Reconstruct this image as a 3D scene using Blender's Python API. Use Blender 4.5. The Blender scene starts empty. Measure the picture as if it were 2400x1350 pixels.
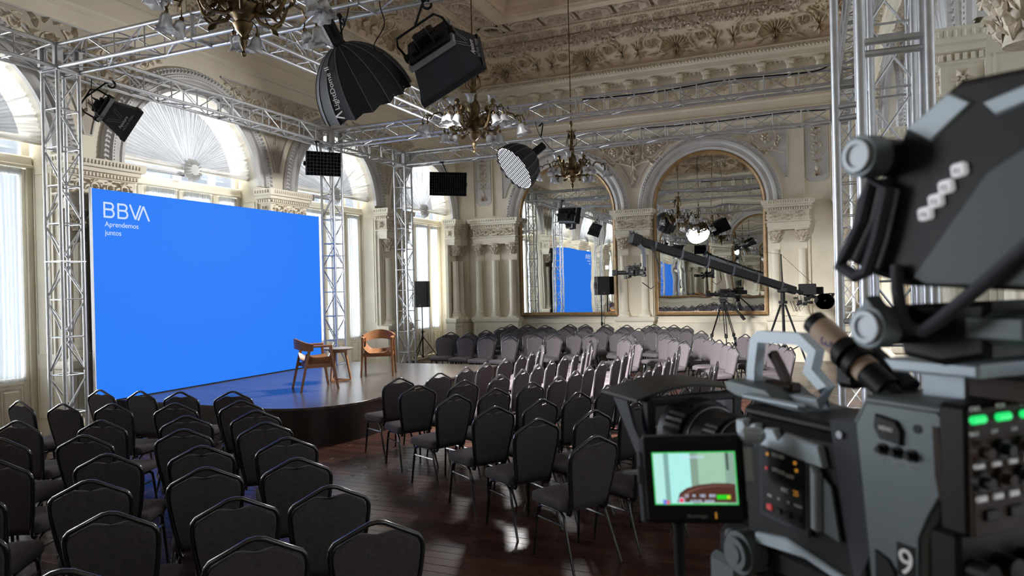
import bpy, math, random
from mathutils import Vector as V, Matrix, Quaternion
PI = math.pi; RND = random.Random(11)
D = bpy.data; SC = bpy.context.scene; COL = SC.collection
sin, cos = math.sin, math.cos

# ---------------------------------------------------------------- camera
f_px = 1658.5
YAW, PITCH, ROLL, EYE = math.radians(22.975), math.radians(-.104), math.radians(-1.36), 2.0
fw = V((-sin(YAW)*cos(PITCH), cos(YAW)*cos(PITCH), sin(PITCH)))
r0 = V((cos(YAW), sin(YAW), 0)); u0 = r0.cross(fw)
cr = cos(ROLL)*r0 + sin(ROLL)*u0; cu = -sin(ROLL)*r0 + cos(ROLL)*u0
cd = D.cameras.new('photo_camera'); co = D.objects.new('photo_camera', cd); COL.objects.link(co)
co.matrix_world = Matrix(((cr.x, cu.x, -fw.x, 0), (cr.y, cu.y, -fw.y, 0), (cr.z, cu.z, -fw.z, EYE), (0, 0, 0, 1)))
cd.sensor_width = 36; cd.lens = f_px/2400*36; cd.clip_start = .05
cd.dof.use_dof = True; cd.dof.focus_distance = 8.0; cd.dof.aperture_fstop = 6.2
SC.camera = co

# ---------------------------------------------------------------- light
w = D.worlds.new('sky'); SC.world = w; w.use_nodes = True
bg = w.node_tree.nodes['Background']; bg.inputs[0].default_value = (.80, .90, 1, 1); bg.inputs[1].default_value = .8
SC.view_settings.view_transform = 'Standard'; SC.view_settings.look = 'None'
SC.view_settings.exposure = 0.14; SC.view_settings.gamma = 1.0; SC.view_settings.use_curve_mapping = False
SC.cycles.max_bounces = 10; SC.cycles.diffuse_bounces = 5; SC.cycles.glossy_bounces = 6
SC.cycles.transparent_max_bounces = 12; SC.cycles.transmission_bounces = 4
SC.cycles.use_denoising = True; SC.cycles.sample_clamp_indirect = 6
SC.cycles.caustics_reflective = False; SC.cycles.caustics_refractive = False
BAYS = [1.2, 5.2, 9.2, 13.2, 17.2]          # window bays along the long walls (y)
XL, XR, YB, YF = -9.8, 1.3, 18.95, -1.0     # room

def area(name, loc, rot, sx, sy, power, col, spread=PI):
    l = D.lights.new(name, 'AREA'); l.shape = 'RECTANGLE'; l.size = sx; l.size_y = sy; l.energy = power; l.color = col; l.spread = spread
    o = D.objects.new(name, l); COL.objects.link(o); o.location = loc; o.rotation_euler = rot; return o
for y in BAYS:                               # daylight outside the windows of both long walls
    area('daylight', (XL-1.25, y, 2.75), (0, -PI/2-math.radians(11), 0), 5.6, 2.9, 800, (.93, .97, 1), math.radians(84))
    area('daylight', (XR+1.25, y, 2.95), (0, PI/2, 0), 5.6, 2.9, 80, (.95, .98, 1), math.radians(120))

# ---------------------------------------------------------------- mesh helper
def frame(o, x, y, z):
    return Matrix(((x[0], y[0], z[0], o[0]), (x[1], y[1], z[1], o[1]), (x[2], y[2], z[2], o[2]), (0, 0, 0, 1)))
def TR(x, y, z): return Matrix.Translation((x, y, z))
def RZ(a): return Matrix.Rotation(a, 4, 'Z')
def RX(a): return Matrix.Rotation(a, 4, 'X')
def RY(a): return Matrix.Rotation(a, 4, 'Y')
def aim(p, d, roll=0.0):                      # matrix at p whose local +z points along d
    return TR(*p) @ V(d).to_track_quat('Z', 'Y').to_matrix().to_4x4() @ RZ(roll)

class M:
    def __init__(s): s.v = []; s.f = []
    def add(s, vs, fs, T=None):
        n = len(s.v)
        s.v += [tuple(T @ V(p)) for p in vs] if T is not None else [tuple(p) for p in vs]
        s.f += [tuple(i+n for i in f) for f in fs]; return s
    def box(s, c, d, T=None, b=0.0):
        x, y, z = d[0]/2, d[1]/2, d[2]/2
        if b <= 0:
            vs = [(c[0]+i*x, c[1]+j*y, c[2]+k*z) for k in (-1, 1) for j in (-1, 1) for i in (-1, 1)]
            return s.add(vs, [(0, 2, 3, 1), (4, 5, 7, 6), (0, 1, 5, 4), (2, 6, 7, 3), (0, 4, 6, 2), (1, 3, 7, 5)], T)
        b = min(b, x*.9, y*.9, z*.9); vs = []; ix = {}
        for i in (-1, 1):
            for j in (-1, 1):
                for k in (-1, 1):
                    for a in range(3):
                        q = [i*(x-b), j*(y-b), k*(z-b)]; q[a] += (i, j, k)[a]*b
                        ix[(i, j, k, a)] = len(vs); vs.append((c[0]+q[0], c[1]+q[1], c[2]+q[2]))
        fs = []
        def loop(a, sg):
            o = [t for t in range(3) if t != a]; L = []
            for (p, q) in ((-1, -1), (1, -1), (1, 1), (-1, 1)):
                e = [0, 0, 0]; e[a] = sg; e[o[0]] = p; e[o[1]] = q; L.append(ix[(*e, a)])
            return L
        for a in range(3):
            for sg in (-1, 1): fs.append(loop(a, sg))
        for a in range(3):
            o = [t for t in range(3) if t != a]
            for p in (-1, 1):
                for q in (-1, 1):
                    e0 = [0]*3; e0[o[0]] = p; e0[o[1]] = q; e0[a] = -1; e1 = list(e0); e1[a] = 1
                    fs.append((ix[(*e0, o[0])], ix[(*e1, o[0])], ix[(*e1, o[1])], ix[(*e0, o[1])]))
        for i in (-1, 1):
            for j in (-1, 1):
                for k in (-1, 1): fs.append(tuple(ix[(i, j, k, a)] for a in range(3)))
        return s.add(vs, fs, T)
    def tube(s, pts, r, n=6, closed=False, T=None, sq=None):
        P = [V(p) for p in pts]; N = len(P); vs = []; fs = []
        up = None
        for i in range(N):
            a = P[(i-1) % N] if (closed or i) else P[0]; b = P[(i+1) % N] if (closed or i < N-1) else P[-1]
            t = (b-a)
            if t.length < 1e-9: t = V((0, 0, 1))
            t.normalize()
            if up is None:
                up = V((0, 0, 1)) if abs(t.z) < .9 else V((1, 0, 0))
            x = up - t*up.dot(t)
            if x.length < 1e-6: x = t.orthogonal()
            x.normalize(); y = t.cross(x); up = x
            rr = r[i] if isinstance(r, (list, tuple)) else r
            for k in range(n):
                A = 2*PI*(k+.5)/n; vs.append(P[i]+x*(cos(A)*rr)+y*(sin(A)*rr*(sq or 1)))
        for i in range(N if closed else N-1):
            for k in range(n):
                a = i*n+k; b = i*n+(k+1) % n; c = ((i+1) % N)*n+(k+1) % n; d = ((i+1) % N)*n+k
                fs.append((a, b, c, d))
        if not closed: fs += [tuple(range(n-1, -1, -1)), tuple((N-1)*n+k for k in range(n))]
        return s.add(vs, fs, T)
    def cyl(s, p0, p1, ra, rb=None, n=12, T=None): return s.tube([p0, p1], [ra, ra if rb is None else rb], n, T=T)
    def lathe(s, prof, n=16, T=None, wob=None):
        vs = []; fs = []
        for (r, z) in prof:
            for k in range(n):
                A = 2*PI*k/n; q = r if wob is None else wob(r, z, A); vs.append((q*cos(A), q*sin(A), z))
        for i in range(len(prof)-1):
            for k in range(n):
                fs.append((i*n+k, i*n+(k+1) % n, (i+1)*n+(k+1) % n, (i+1)*n+k))
        if prof[0][0] > 1e-5: fs.append(tuple(range(n-1, -1, -1)))
        if prof[-1][0] > 1e-5: fs.append(tuple((len(prof)-1)*n+k for k in range(n)))
        return s.add(vs, fs, T)
    def prism(s, poly, h0, h1, T=None, b=0.0):    # poly in xy, from z=h0 to z=h1 (bevelled rim at h1 when b)
        n = len(poly); L = [(p[0], p[1], h0) for p in poly]; fs = []
        if b > 0:
            cx = sum(p[0] for p in poly)/n; cy = sum(p[1] for p in poly)/n
            q = []
            for i in range(n):
                a = V((poly[i-1][0], poly[i-1][1])); c = V((poly[i][0], poly[i][1])); d = V((poly[(i+1) % n][0], poly[(i+1) % n][1]))
                t1 = (c-a).normalized(); t2 = (d-c).normalized(); m = V((-t1.y-t2.y, t1.x+t2.x))
                m = m.normalized() if m.length > 1e-6 else V((0, 0))
                if area2(poly) < 0: m = -m
                q.append((c.x+m.x*b, c.y+m.y*b))
            L += [(p[0], p[1], h1-b if h1 > h0 else h1+b) for p in poly] + [(p[0], p[1], h1) for p in q]; k = 3
        else:
            L += [(p[0], p[1], h1) for p in poly]; k = 2
        for j in range(k-1):
            for i in range(n): fs.append((j*n+i, j*n+(i+1) % n, (j+1)*n+(i+1) % n, (j+1)*n+i))
        fs += [tuple(range(n-1, -1, -1)), tuple((k-1)*n+i for i in range(n))]
        return s.add(L, fs, T)
    def grid(s, nu, nv, fn, T=None, cu=False):
        vs = [fn(i/(nu if cu else nu-1), j/(nv-1)) for j in range(nv) for i in range(nu)]; fs = []
        for j in range(nv-1):
            for i in range(nu if cu else nu-1):
                fs.append((j*nu+i, j*nu+(i+1) % nu, (j+1)*nu+(i+1) % nu, (j+1)*nu+i))
        return s.add(vs, fs, T)
    def ball(s, c, r, n=8, sc=(1, 1, 1), T=None):
        m = max(4, n//2); vs = [(c[0], c[1], c[2]-r*sc[2])]; fs = []
        for j in range(1, m):
            ph = -PI/2+PI*j/m
            for k in range(n):
                A = 2*PI*k/n; vs.append((c[0]+r*sc[0]*cos(ph)*cos(A), c[1]+r*sc[1]*cos(ph)*sin(A), c[2]+r*sc[2]*sin(ph)))
        vs.append((c[0], c[1], c[2]+r*sc[2])); e = len(vs)-1
        for k in range(n): fs.append((0, 1+(k+1) % n, 1+k)); fs.append((e, e-n+k, e-n+(k+1) % n))
        for j in range(m-2):
            for k in range(n): fs.append((1+j*n+k, 1+j*n+(k+1) % n, 1+(j+1)*n+(k+1) % n, 1+(j+1)*n+k))
        return s.add(vs, fs, T)
    def mesh(s, name, mat, smooth=35):
        me = D.meshes.new(name); me.from_pydata(s.v, [], s.f)
        if mat: me.materials.append(mat)
        me.validate()
        import bmesh
        b = bmesh.new(); b.from_mesh(me); bmesh.ops.recalc_face_normals(b, faces=b.faces); b.to_mesh(me); b.free()
        if smooth:
            me.shade_smooth(); me.set_sharp_from_angle(angle=math.radians(smooth))
        return me
    def obj(s, name, mat, parent=None, T=None, smooth=35):
        return inst(s.mesh(name, mat, smooth), name, parent, T)
def area2(p): return sum(p[i-1][0]*p[i][1]-p[i][0]*p[i-1][1] for i in range(len(p)))
def inst(me, name, parent=None, T=None):
    o = D.objects.new(name, me); COL.objects.link(o)
    if parent: o.parent = parent
    if T is not None: o.matrix_local = T
    return o
def tag(o, label=None, cat=None, group=None, kind=None):
    if label: o['label'] = label
    if cat: o['category'] = cat
    if group: o['group'] = group
    if kind: o['kind'] = kind
    return o
def root(name, T=None, label=None, cat=None, group=None, kind=None, parent=None):
    o = D.objects.new(name, None); COL.objects.link(o); o.empty_display_size = .1
    if parent: o.parent = parent
    if T is not None: o.matrix_local = T
    return tag(o, label, cat, group, kind)
def copy_tree(o, T=None, parent=None, label=None, group=None):
    c = o.copy(); COL.objects.link(c)
    c.parent = parent
    if T is not None: c.matrix_local = T
    if label: c['label'] = label
    if group: c['group'] = group
    for ch in list(o.children): copy_tree(ch, None, c)
    return c
def text(s, size, parent, T, mat, name='lettering', ext=.0005, align='LEFT'):
    cv = D.curves.new(name, 'FONT'); cv.body = s; cv.size = size; cv.extrude = ext; cv.align_x = align
    cv.materials.append(mat); o = D.objects.new(name, cv); COL.objects.link(o)
    if parent: o.parent = parent
    o.matrix_local = T; return o

# ---------------------------------------------------------------- materials
def nodes(name):
    m = D.materials.new(name); m.use_nodes = True; nt = m.node_tree
    return m, nt, nt.nodes['Principled BSDF'], lambda t, **k: mk(nt, t, k)
def mk(nt, t, k):
    n = nt.nodes.new(t)
    for a, v in k.items():
        if a.startswith('i_'): n.inputs[int(a[2:])].default_value = v
        else: setattr(n, a, v)
    return n
def mat(name, col, rough=.5, metal=0.0, var=.12, scale=3.0, bump=0.0, bscale=60.0, coat=0.0, col2=None, spec=None, sheen=0.0, stretch=None, emit=None):
    m, nt, p, N = nodes(name); L = nt.links.new
    p.inputs['Roughness'].default_value = rough; p.inputs['Metallic'].default_value = metal
    if coat: p.inputs['Coat Weight'].default_value = coat; p.inputs['Coat Roughness'].default_value = .15
    if spec is not None: p.inputs['Specular IOR Level'].default_value = spec
    if sheen: p.inputs['Sheen Weight'].default_value = sheen
    tc = N('ShaderNodeTexCoord'); mp = N('ShaderNodeMapping')
    if stretch: mp.inputs['Scale'].default_value = stretch
    L(tc.outputs['Object'], mp.inputs['Vector'])
    nz = N('ShaderNodeTexNoise'); nz.inputs['Scale'].default_value = scale; nz.inputs['Detail'].default_value = 5
    L(mp.outputs[0], nz.inputs['Vector'])
    c2 = col2 or tuple(c*(1-var) for c in col); c1 = tuple(min(1, c*(1+var*.6)) for c in col) if not col2 else col
    cr_ = N('ShaderNodeValToRGB'); e = cr_.color_ramp.elements
    e[0].position = .3; e[1].position = .7; e[0].color = (*c2, 1); e[1].color = (*c1, 1)
    L(nz.outputs[0], cr_.inputs[0]); L(cr_.outputs[0], p.inputs['Base Color'])
    if bump:
        n2 = N('ShaderNodeTexNoise'); n2.inputs['Scale'].default_value = bscale; n2.inputs['Detail'].default_value = 4
        L(mp.outputs[0], n2.inputs['Vector']); bp = N('ShaderNodeBump'); bp.inputs['Strength'].default_value = bump; bp.inputs['Distance'].default_value = .01
        L(n2.outputs[0], bp.inputs['Height']); L(bp.outputs[0], p.inputs['Normal'])
    if emit: p.inputs['Emission Color'].default_value = (*emit[0], 1); p.inputs['Emission Strength'].default_value = emit[1]
    return m
cream = mat('cream_plaster', (.76, .70, .57), .6, var=.10, scale=1.3, bump=.08, bscale=14)
cream2 = mat('cream_door_paint', (.74, .68, .54), .45, var=.10, scale=2.0)
stone = mat('grey_white_plaster', (.58, .57, .56), .6, var=.12, scale=2.5, bump=.1, bscale=30)
spandrel = mat('warm_grey_plaster', (.50, .45, .37), .65, var=.14, scale=1.2, bump=.08, bscale=12)
reliefm = mat('relief_plaster', (.70, .62, .50), .6, var=.25, scale=18, bump=.25, bscale=90)
ceilm = mat('ochre_ceiling_plaster', (.74, .61, .46), .65, var=.18, scale=1.6, bump=.1, bscale=20)
ceil_relief = mat('ochre_relief', (.72, .61, .49), .65, col2=(.50, .41, .32), scale=16, bump=.3, bscale=80)
gold = mat('worn_gilt_wood', (.34, .21, .09), .45, metal=.15, var=.3, scale=9, bump=.1)
alu = mat('aluminium', (.52, .53, .55), .44, metal=.8, var=.10, scale=14, bump=.05, bscale=120)
fabric = mat('charcoal_fabric', (.082, .071, .077), .95, var=.16, scale=40, bump=.15, bscale=500, spec=.1)
frameb = mat('black_gloss_metal', (.012, .012, .014), .22, metal=.0, var=.1, coat=.6)
black = mat('black_plastic', (.007, .007, .008), .5, var=.2, scale=20, spec=.2)
blackf = mat('black_cloth', (.010, .011, .016), .75, var=.25, scale=10, bump=.1, bscale=90)
ribm = mat('rib_grey', (.16, .16, .17), .6)
greyblk = mat('dark_grey_cloth', (.035, .038, .05), .8, var=.2, scale=8, bump=.1, bscale=60)
grille = mat('speaker_grille', (.02, .02, .022), .6, var=.5, scale=260, bump=.4, bscale=700)
bodyg = mat('gunmetal_paint', (.095, .115, .122), .48, metal=.25, var=.08, scale=8, bump=.05, bscale=300)
bodyl = mat('light_gunmetal', (.37, .43, .48), .45, metal=.15, var=.08, scale=8)
brown = mat('brown_black_panel', (.036, .020, .015), .55, var=.2, scale=8, spec=.15)
oak = mat('oak_veneer', (.36, .165, .07), .42, col2=(.24, .105, .042), scale=5, stretch=(1, 1, 9), bump=.05)
oakd = mat('walnut_top', (.20, .16, .14), .3, var=.15, scale=5)
brass = mat('antique_brass', (.20, .135, .058), .38, metal=.85, col2=(.05, .036, .022), scale=14)
whitem = mat('white_print', (.80, .80, .82), .5, var=.02)
skirt = mat('dark_skirting', (.025, .022, .022), .35, var=.2)
tape = mat('masking_tape', (.50, .36, .27), .7, var=.08, scale=20)
ink = mat('blue_ink', (.02, .02, .12), .6, var=.05)
key_white = mat('emissive_white_key', (.8, .8, .85), .5, var=.02, emit=((1, .97, 1), .22))  # white key material with a small emission added to its base colour
green_led = mat('green_key', (.0, .3, .06), .4, emit=((.02, 1, .22), .75))
silver = mat('silver_plastic', (.27, .29, .31), .42, metal=.3, var=.06)
orange = mat('amber_mark', (.6, .25, .03), .5, emit=((1, .45, .06), .25))
red_mark = mat('red_mark', (.5, .03, .04), .5, emit=((1, .1, .1), .15))

def emis(name, col, st):
    m, nt, p, N = nodes(name); p.inputs['Base Color'].default_value = (0, 0, 0, 1); p.inputs['Roughness'].default_value = .7; p.inputs['Specular IOR Level'].default_value = .1
    p.inputs['Emission Color'].default_value = (*col, 1); p.inputs['Emission Strength'].default_value = st; return m
blue = emis('led_blue', (.0225, .205, .93), .92)
ledwhite = emis('led_white', (.62, .74, .95), .92)
lampw = emis('lamp_white', (.93, .95, 1), 2.2); lampd = emis('diffuser_glow', (.93, .95, 1), 1.5)

def wood_floor():
    m, nt, p, N = nodes('red_brown_boards'); L = nt.links.new
    g = N('ShaderNodeNewGeometry'); oi = N('ShaderNodeObjectInfo'); ad = N('ShaderNodeMath', operation='ADD'); fr = N('ShaderNodeMath', operation='FRACT')
    L(g.outputs['Random Per Island'], ad.inputs[0]); L(oi.outputs['Random'], ad.inputs[1]); L(ad.outputs[0], fr.inputs[0])
    tc = N('ShaderNodeTexCoord'); mp = N('ShaderNodeMapping'); mp.inputs['Scale'].default_value = (1.2, 22, 1); L(g.outputs['Position'], mp.inputs[0])
    nz = N('ShaderNodeTexNoise'); nz.inputs['Scale'].default_value = 2; nz.inputs['Detail'].default_value = 6; L(mp.outputs[0], nz.inputs['Vector'])
    mx = N('ShaderNodeMath', operation='MULTIPLY_ADD'); L(fr.outputs[0], mx.inputs[0]); mx.inputs[1].default_value = .45; L(nz.outputs[0], mx.inputs[2])
    cr_ = N('ShaderNodeValToRGB'); e = cr_.color_ramp.elements
    e[0].position = .35; e[1].position = 1.0; e[0].color = (.018, .008, .0065, 1); e[1].color = (.085, .032, .022, 1); L(mx.outputs[0], cr_.inputs[0])
    L(cr_.outputs[0], p.inputs['Base Color'])
    n2 = N('ShaderNodeTexNoise'); n2.inputs['Scale'].default_value = 1.7; n2.inputs['Detail'].default_value = 4; L(g.outputs['Position'], n2.inputs['Vector'])
    mr = N('ShaderNodeMapRange'); mr.inputs[3].default_value = .22; mr.inputs[4].default_value = .33; L(n2.outputs[0], mr.inputs[0]); L(mr.outputs[0], p.inputs['Roughness'])
    bp = N('ShaderNodeBump'); bp.inputs['Strength'].default_value = .25; bp.inputs['Distance'].default_value = .004; L(nz.outputs[0], bp.inputs['Height']); L(bp.outputs[0], p.inputs['Normal'])
    return m
boards = wood_floor()
def lam(name, a, b, sc, rough):
    m, nt, p, N = nodes(name); L = nt.links.new
    g = N('ShaderNodeNewGeometry'); mp = N('ShaderNodeMapping'); mp.inputs['Scale'].default_value = sc; L(g.outputs['Position'], mp.inputs[0])
    nz = N('ShaderNodeTexNoise'); nz.inputs['Scale'].default_value = 2; nz.inputs['Detail'].default_value = 7; nz.inputs['Distortion'].default_value = .4; L(mp.outputs[0], nz.inputs['Vector'])
    cr_ = N('ShaderNodeValToRGB'); e = cr_.color_ramp.elements; e[0].position = .3; e[1].position = .72; e[0].color = (*a, 1); e[1].color = (*b, 1)
    L(nz.outputs[0], cr_.inputs[0]); L(cr_.outputs[0], p.inputs['Base Color']); p.inputs['Roughness'].default_value = rough
    bp = N('ShaderNodeBump'); bp.inputs['Strength'].default_value = .3; bp.inputs['Distance'].default_value = .006; L(nz.outputs[0], bp.inputs['Height']); L(bp.outputs[0], p.inputs['Normal'])
    return m
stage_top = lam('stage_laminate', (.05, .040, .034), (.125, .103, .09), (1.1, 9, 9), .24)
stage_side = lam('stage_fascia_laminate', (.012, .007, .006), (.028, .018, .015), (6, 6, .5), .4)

def cloth(name, col, transp, wt, radial, dens):
    """thin gathered cloth: folds of varying density, part open weave, part translucent"""
    m = D.materials.new(name); m.use_nodes = True; nt = m.node_tree; nt.nodes.clear(); L = nt.links.new; N = lambda t, **k: mk(nt, t, k)
    out = N('ShaderNodeOutputMaterial'); df = N('ShaderNodeBsdfDiffuse'); tl = N('ShaderNodeBsdfTranslucent'); tp = N('ShaderNodeBsdfTransparent')
    tc = N('ShaderNodeTexCoord'); mp = N('ShaderNodeMapping'); nz = N('ShaderNodeTexNoise'); nz.inputs['Detail'].default_value = 4; nz.inputs['Scale'].default_value = 1
    if radial:
        sx = N('ShaderNodeSeparateXYZ'); L(tc.outputs['Object'], sx.inputs[0]); at = N('ShaderNodeMath', operation='ARCTAN2'); L(sx.outputs[2], at.inputs[0]); L(sx.outputs[0], at.inputs[1])
        ln_ = N('ShaderNodeVectorMath', operation='LENGTH'); L(tc.outputs['Object'], ln_.inputs[0]); cx = N('ShaderNodeCombineXYZ'); L(at.outputs[0], cx.inputs[0]); L(ln_.outputs['Value'], cx.inputs[1]); L(cx.outputs[0], mp.inputs[0]); mp.inputs['Scale'].default_value = (26, .8, 1)
    else: L(tc.outputs['Object'], mp.inputs[0]); mp.inputs['Scale'].default_value = (30, 0, .5)
    L(mp.outputs[0], nz.inputs['Vector'])
    mr = N('ShaderNodeMapRange'); mr.inputs[1].default_value = .32; mr.inputs[2].default_value = .68; mr.inputs[3].default_value = transp*(1-dens); mr.inputs[4].default_value = transp*(1+dens*.6); L(nz.outputs[0], mr.inputs[0])
    for n in (df, tl): n.inputs[0].default_value = (*col, 1)
    a = N('ShaderNodeMixShader'); a.inputs[0].default_value = wt; L(df.outputs[0], a.inputs[1]); L(tl.outputs[0], a.inputs[2])
    b = N('ShaderNodeMixShader'); L(mr.outputs[0], b.inputs[0]); L(a.outputs[0], b.inputs[1]); L(tp.outputs[0], b.inputs[2]); L(b.outputs[0], out.inputs[0])
    return m
sheer = cloth('sheer_curtain', (.70, .73, .76), .46, .05, False, .4)
drape = cloth('pleated_drape', (.56, .56, .57), .20, .035, True, .9)
def glass_mix(name, col, transp, rough):
    m = D.materials.new(name); m.use_nodes = True; nt = m.node_tree; nt.nodes.clear(); L = nt.links.new; N = lambda t, **k: mk(nt, t, k)
    out = N('ShaderNodeOutputMaterial'); gl = N('ShaderNodeBsdfGlossy'); gl.inputs['Roughness'].default_value = rough; gl.inputs[0].default_value = (*col, 1)
    tp = N('ShaderNodeBsdfTransparent'); tp.inputs[0].default_value = (.97, .98, 1, 1); b = N('ShaderNodeMixShader'); b.inputs[0].default_value = .07; L(tp.outputs[0], b.inputs[1]); L(gl.outputs[0], b.inputs[2]); L(b.outputs[0], out.inputs[0]); return m
pane_glass = glass_mix('window_glass', (1, 1, 1), .9, .02)
def shade_glass():
    m = D.materials.new('frosted_shade_glass'); m.use_nodes = True; nt = m.node_tree; nt.nodes.clear(); L = nt.links.new; N = lambda t, **k: mk(nt, t, k)
    out = N('ShaderNodeOutputMaterial'); gl = N('ShaderNodeBsdfGlossy'); gl.inputs['Roughness'].default_value = .12
    tl = N('ShaderNodeBsdfTranslucent'); tl.inputs[0].default_value = (.93, .93, .95, 1); df = N('ShaderNodeBsdfDiffuse'); df.inputs[0].default_value = (.88, .88, .90, 1)
    tp = N('ShaderNodeBsdfTransparent'); a = N('ShaderNodeMixShader'); a.inputs[0].default_value = .5; L(df.outputs[0], a.inputs[1]); L(tl.outputs[0], a.inputs[2])
    b = N('ShaderNodeMixShader'); b.inputs[0].default_value = .42; L(a.outputs[0], b.inputs[1]); L(tp.outputs[0], b.inputs[2])
    fr = N('ShaderNodeFresnel'); fr.inputs[0].default_value = 1.6
    c = N('ShaderNodeMixShader'); L(fr.outputs[0], c.inputs[0]); L(b.outputs[0], c.inputs[1]); L(gl.outputs[0], c.inputs[2]); L(c.outputs[0], out.inputs[0]); return m
shade_m = shade_glass()
def mirror_mat():
    m, nt, p, N = nodes('mirror_glass'); L = nt.links.new
    p.inputs['Metallic'].default_value = 1; p.inputs['Roughness'].default_value = .0; p.inputs['Base Color'].default_value = (.80, .815, .80, 1)
    tc = N('ShaderNodeTexCoord'); nz = N('ShaderNodeTexNoise'); nz.inputs['Scale'].default_value = 1.1; nz.inputs['Detail'].default_value = 1; L(tc.outputs['Object'], nz.inputs['Vector'])
    bp = N('ShaderNodeBump'); bp.inputs['Strength'].default_value = .05; bp.inputs['Distance'].default_value = .06; L(nz.outputs[0], bp.inputs['Height']); L(bp.outputs[0], p.inputs['Normal']); return m
mirror_m = mirror_mat()
# ================================================================ ornament helpers (drawn in x,z; relief height along +y)
def leaf(m, cx, cz, a, L, wd, h, T=None, curl=0.0):
    d = V((cos(a), 0, sin(a))); n = V((-sin(a), 0, cos(a))); b = V((cx, 0, cz)); c = n*curl*L
    vs = [b, b+d*L*.45+n*wd+c*.3, b+d*L*.45-n*wd+c*.3, b+d*L+c, b+d*L*.4+V((0, h*1.5, 0))+c*.25, b+d*L*.8+V((0, h*1.1, 0))+c*.7, b+V((0, h*.6, 0))]
    m.add(vs, [(0, 6, 4, 1), (0, 2, 4, 6), (1, 4, 5, 3), (2, 3, 5, 4)], T)
def spiral(m, cx, cz, r, turns, a0, dr, th, T=None, n=22):
    pts = []; rr = []
    for i in range(n+1):
        t = i/n; q = r*(1-t*.86); A = a0+dr*turns*2*PI*t
        pts.append((cx+q*cos(A), th*.35, cz+q*sin(A))); rr.append(th*(1-.55*t))
    m.tube(pts, rr, 4, T=T)
def rosette(m, cx, cz, r, h, n=6, T=None):
    for k in range(n): leaf(m, cx, cz, 2*PI*k/n, r, r*.3, h, T)
    m.ball((cx, h*.5, cz), r*.25, 6, T=T)
def rinceau(m, L, H, n, th=.012, T=None, h=.03):
    p = L/n
    for i in range(n):
        cx = -L/2+p*(i+.5); s = 1 if i % 2 == 0 else -1; r = min(p*.46, H*.44)
        spiral(m, cx, 0, r, 1.35, PI if s > 0 else PI, -s, th, T)
        rosette(m, cx, 0, r*.42, h, 5, T)
        for k in range(9):
            A = 2*PI*k/9+.3; leaf(m, cx+r*.98*cos(A), r*.98*sin(A), A+s*.9, r*.42, r*.12, h*.8, T, .2*s)
        leaf(m, cx+p*.42, s*H*.2, s*1.1, H*.3, H*.08, h, T); leaf(m, cx+p*.42, -s*H*.2, -s*1.1+PI, H*.2, H*.07, h, T)
def palmette(m, cx, cz, r, h, n=7, T=None, up=1):
    for k in range(n):
        A = up*(PI*(k+.5)/n); leaf(m, cx, cz, A, r*(1-.25*abs(k-(n-1)/2)/(n/2)), r*.11, h, T)
def candelabra(m, Hh, W, T=None):              # a vertical arabesque
    z = -Hh/2
    palmette(m, 0, z+.02, W*.40, .03, 7, T)
    m.ball((0, .012, z+Hh*.16), W*.10, 8, (1, .4, 1.4), T)
    for k, zz in enumerate((.3, .46, .62, .78)):
        q = W*(.30 if k % 2 else .24); Z = z+Hh*zz
        for s in (-1, 1):
            spiral(m, s*q*.72, Z, q*.6, 1.2, (PI if s > 0 else 0), s, .012, T, 14)
            leaf(m, 0, Z-.05, PI/2-s*.9, q*1.2, q*.22, .03, T, s*-.3); leaf(m, s*q*.5, Z+.07, PI/2-s*.5, q*.8, q*.17, .025, T)
        rosette(m, 0, Z+.02, q*.3, .03, 5, T)
    m.tube([(0, .01, z+.1), (0, .01, -z-.1)], .009, 4, T=T); palmette(m, 0, -z-W*.42, W*.36, .03, 7, T)
def sweep_block(m, u0, u1, n1, prof, n0=0.0, T=None):     # profile (offset, z) around three sides of a block on a wall
    vs = []; fs = []
    for (o, z) in prof: vs += [(u0-o, n0, z), (u0-o, n1+o, z), (u1+o, n1+o, z), (u1+o, n0, z)]
    for i in range(len(prof)-1):
        for k in range(3): fs.append((i*4+k, i*4+k+1, (i+1)*4+k+1, (i+1)*4+k))
    e = (len(prof)-1)*4; fs += [(e, e+1, e+2, e+3), (3, 2, 1, 0)]
    m.add(vs, fs, T)
def bar(m, u0, u1, prof, T=None):               # profile (n, z) extruded along u
    n = len(prof); vs = [(u0, a, z) for a, z in prof]+[(u1, a, z) for a, z in prof]
    m.add(vs, [(i, i+1, n+i+1, n+i) for i in range(n-1)]+[tuple(range(n)), tuple(range(2*n-1, n-1, -1))], T)

ENT = [(0, 3.25), (0, 3.33), (.015, 3.33), (.015, 3.43), (.05, 3.45), (.05, 3.47), (0, 3.475), (0, 3.70), (.03, 3.715), (.03, 3.79), (.07, 3.80), (.07, 3.85), (.11, 3.86), (.125, 3.93), (.125, 3.98), (-.1, 3.99)]
PED = [(.05, 0), (.05, .16), (.02, .20), (0, .22), (0, .98), (.03, 1.0), (.05, 1.05), (.05, 1.11), (.0, 1.13)]
def shaft_mesh():
    m = M(); R0 = .098
    def wob(r, z, A): return r if z < .72 or z > 1.58 else r*(1-.10*(.5+.5*cos(A*14))**.5)
    pr = [(R0*1.5, 0), (R0*1.5, .05), (R0*1.3, .06), (R0*1.35, .09), (R0*1.1, .11), (R0*1.22, .14), (R0*1.06, .17), (R0, .19), (R0, .70), (R0*1.02, .715), (R0*.985, .73), (R0*.9, 1.57), (R0*.9, 1.60), (R0*1.0, 1.615), (R0*.95, 1.63)]
    m.lathe(pr, 56, None, wob); m.box((0, 0, -.01), (.31, .31, .04)); return m
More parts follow.
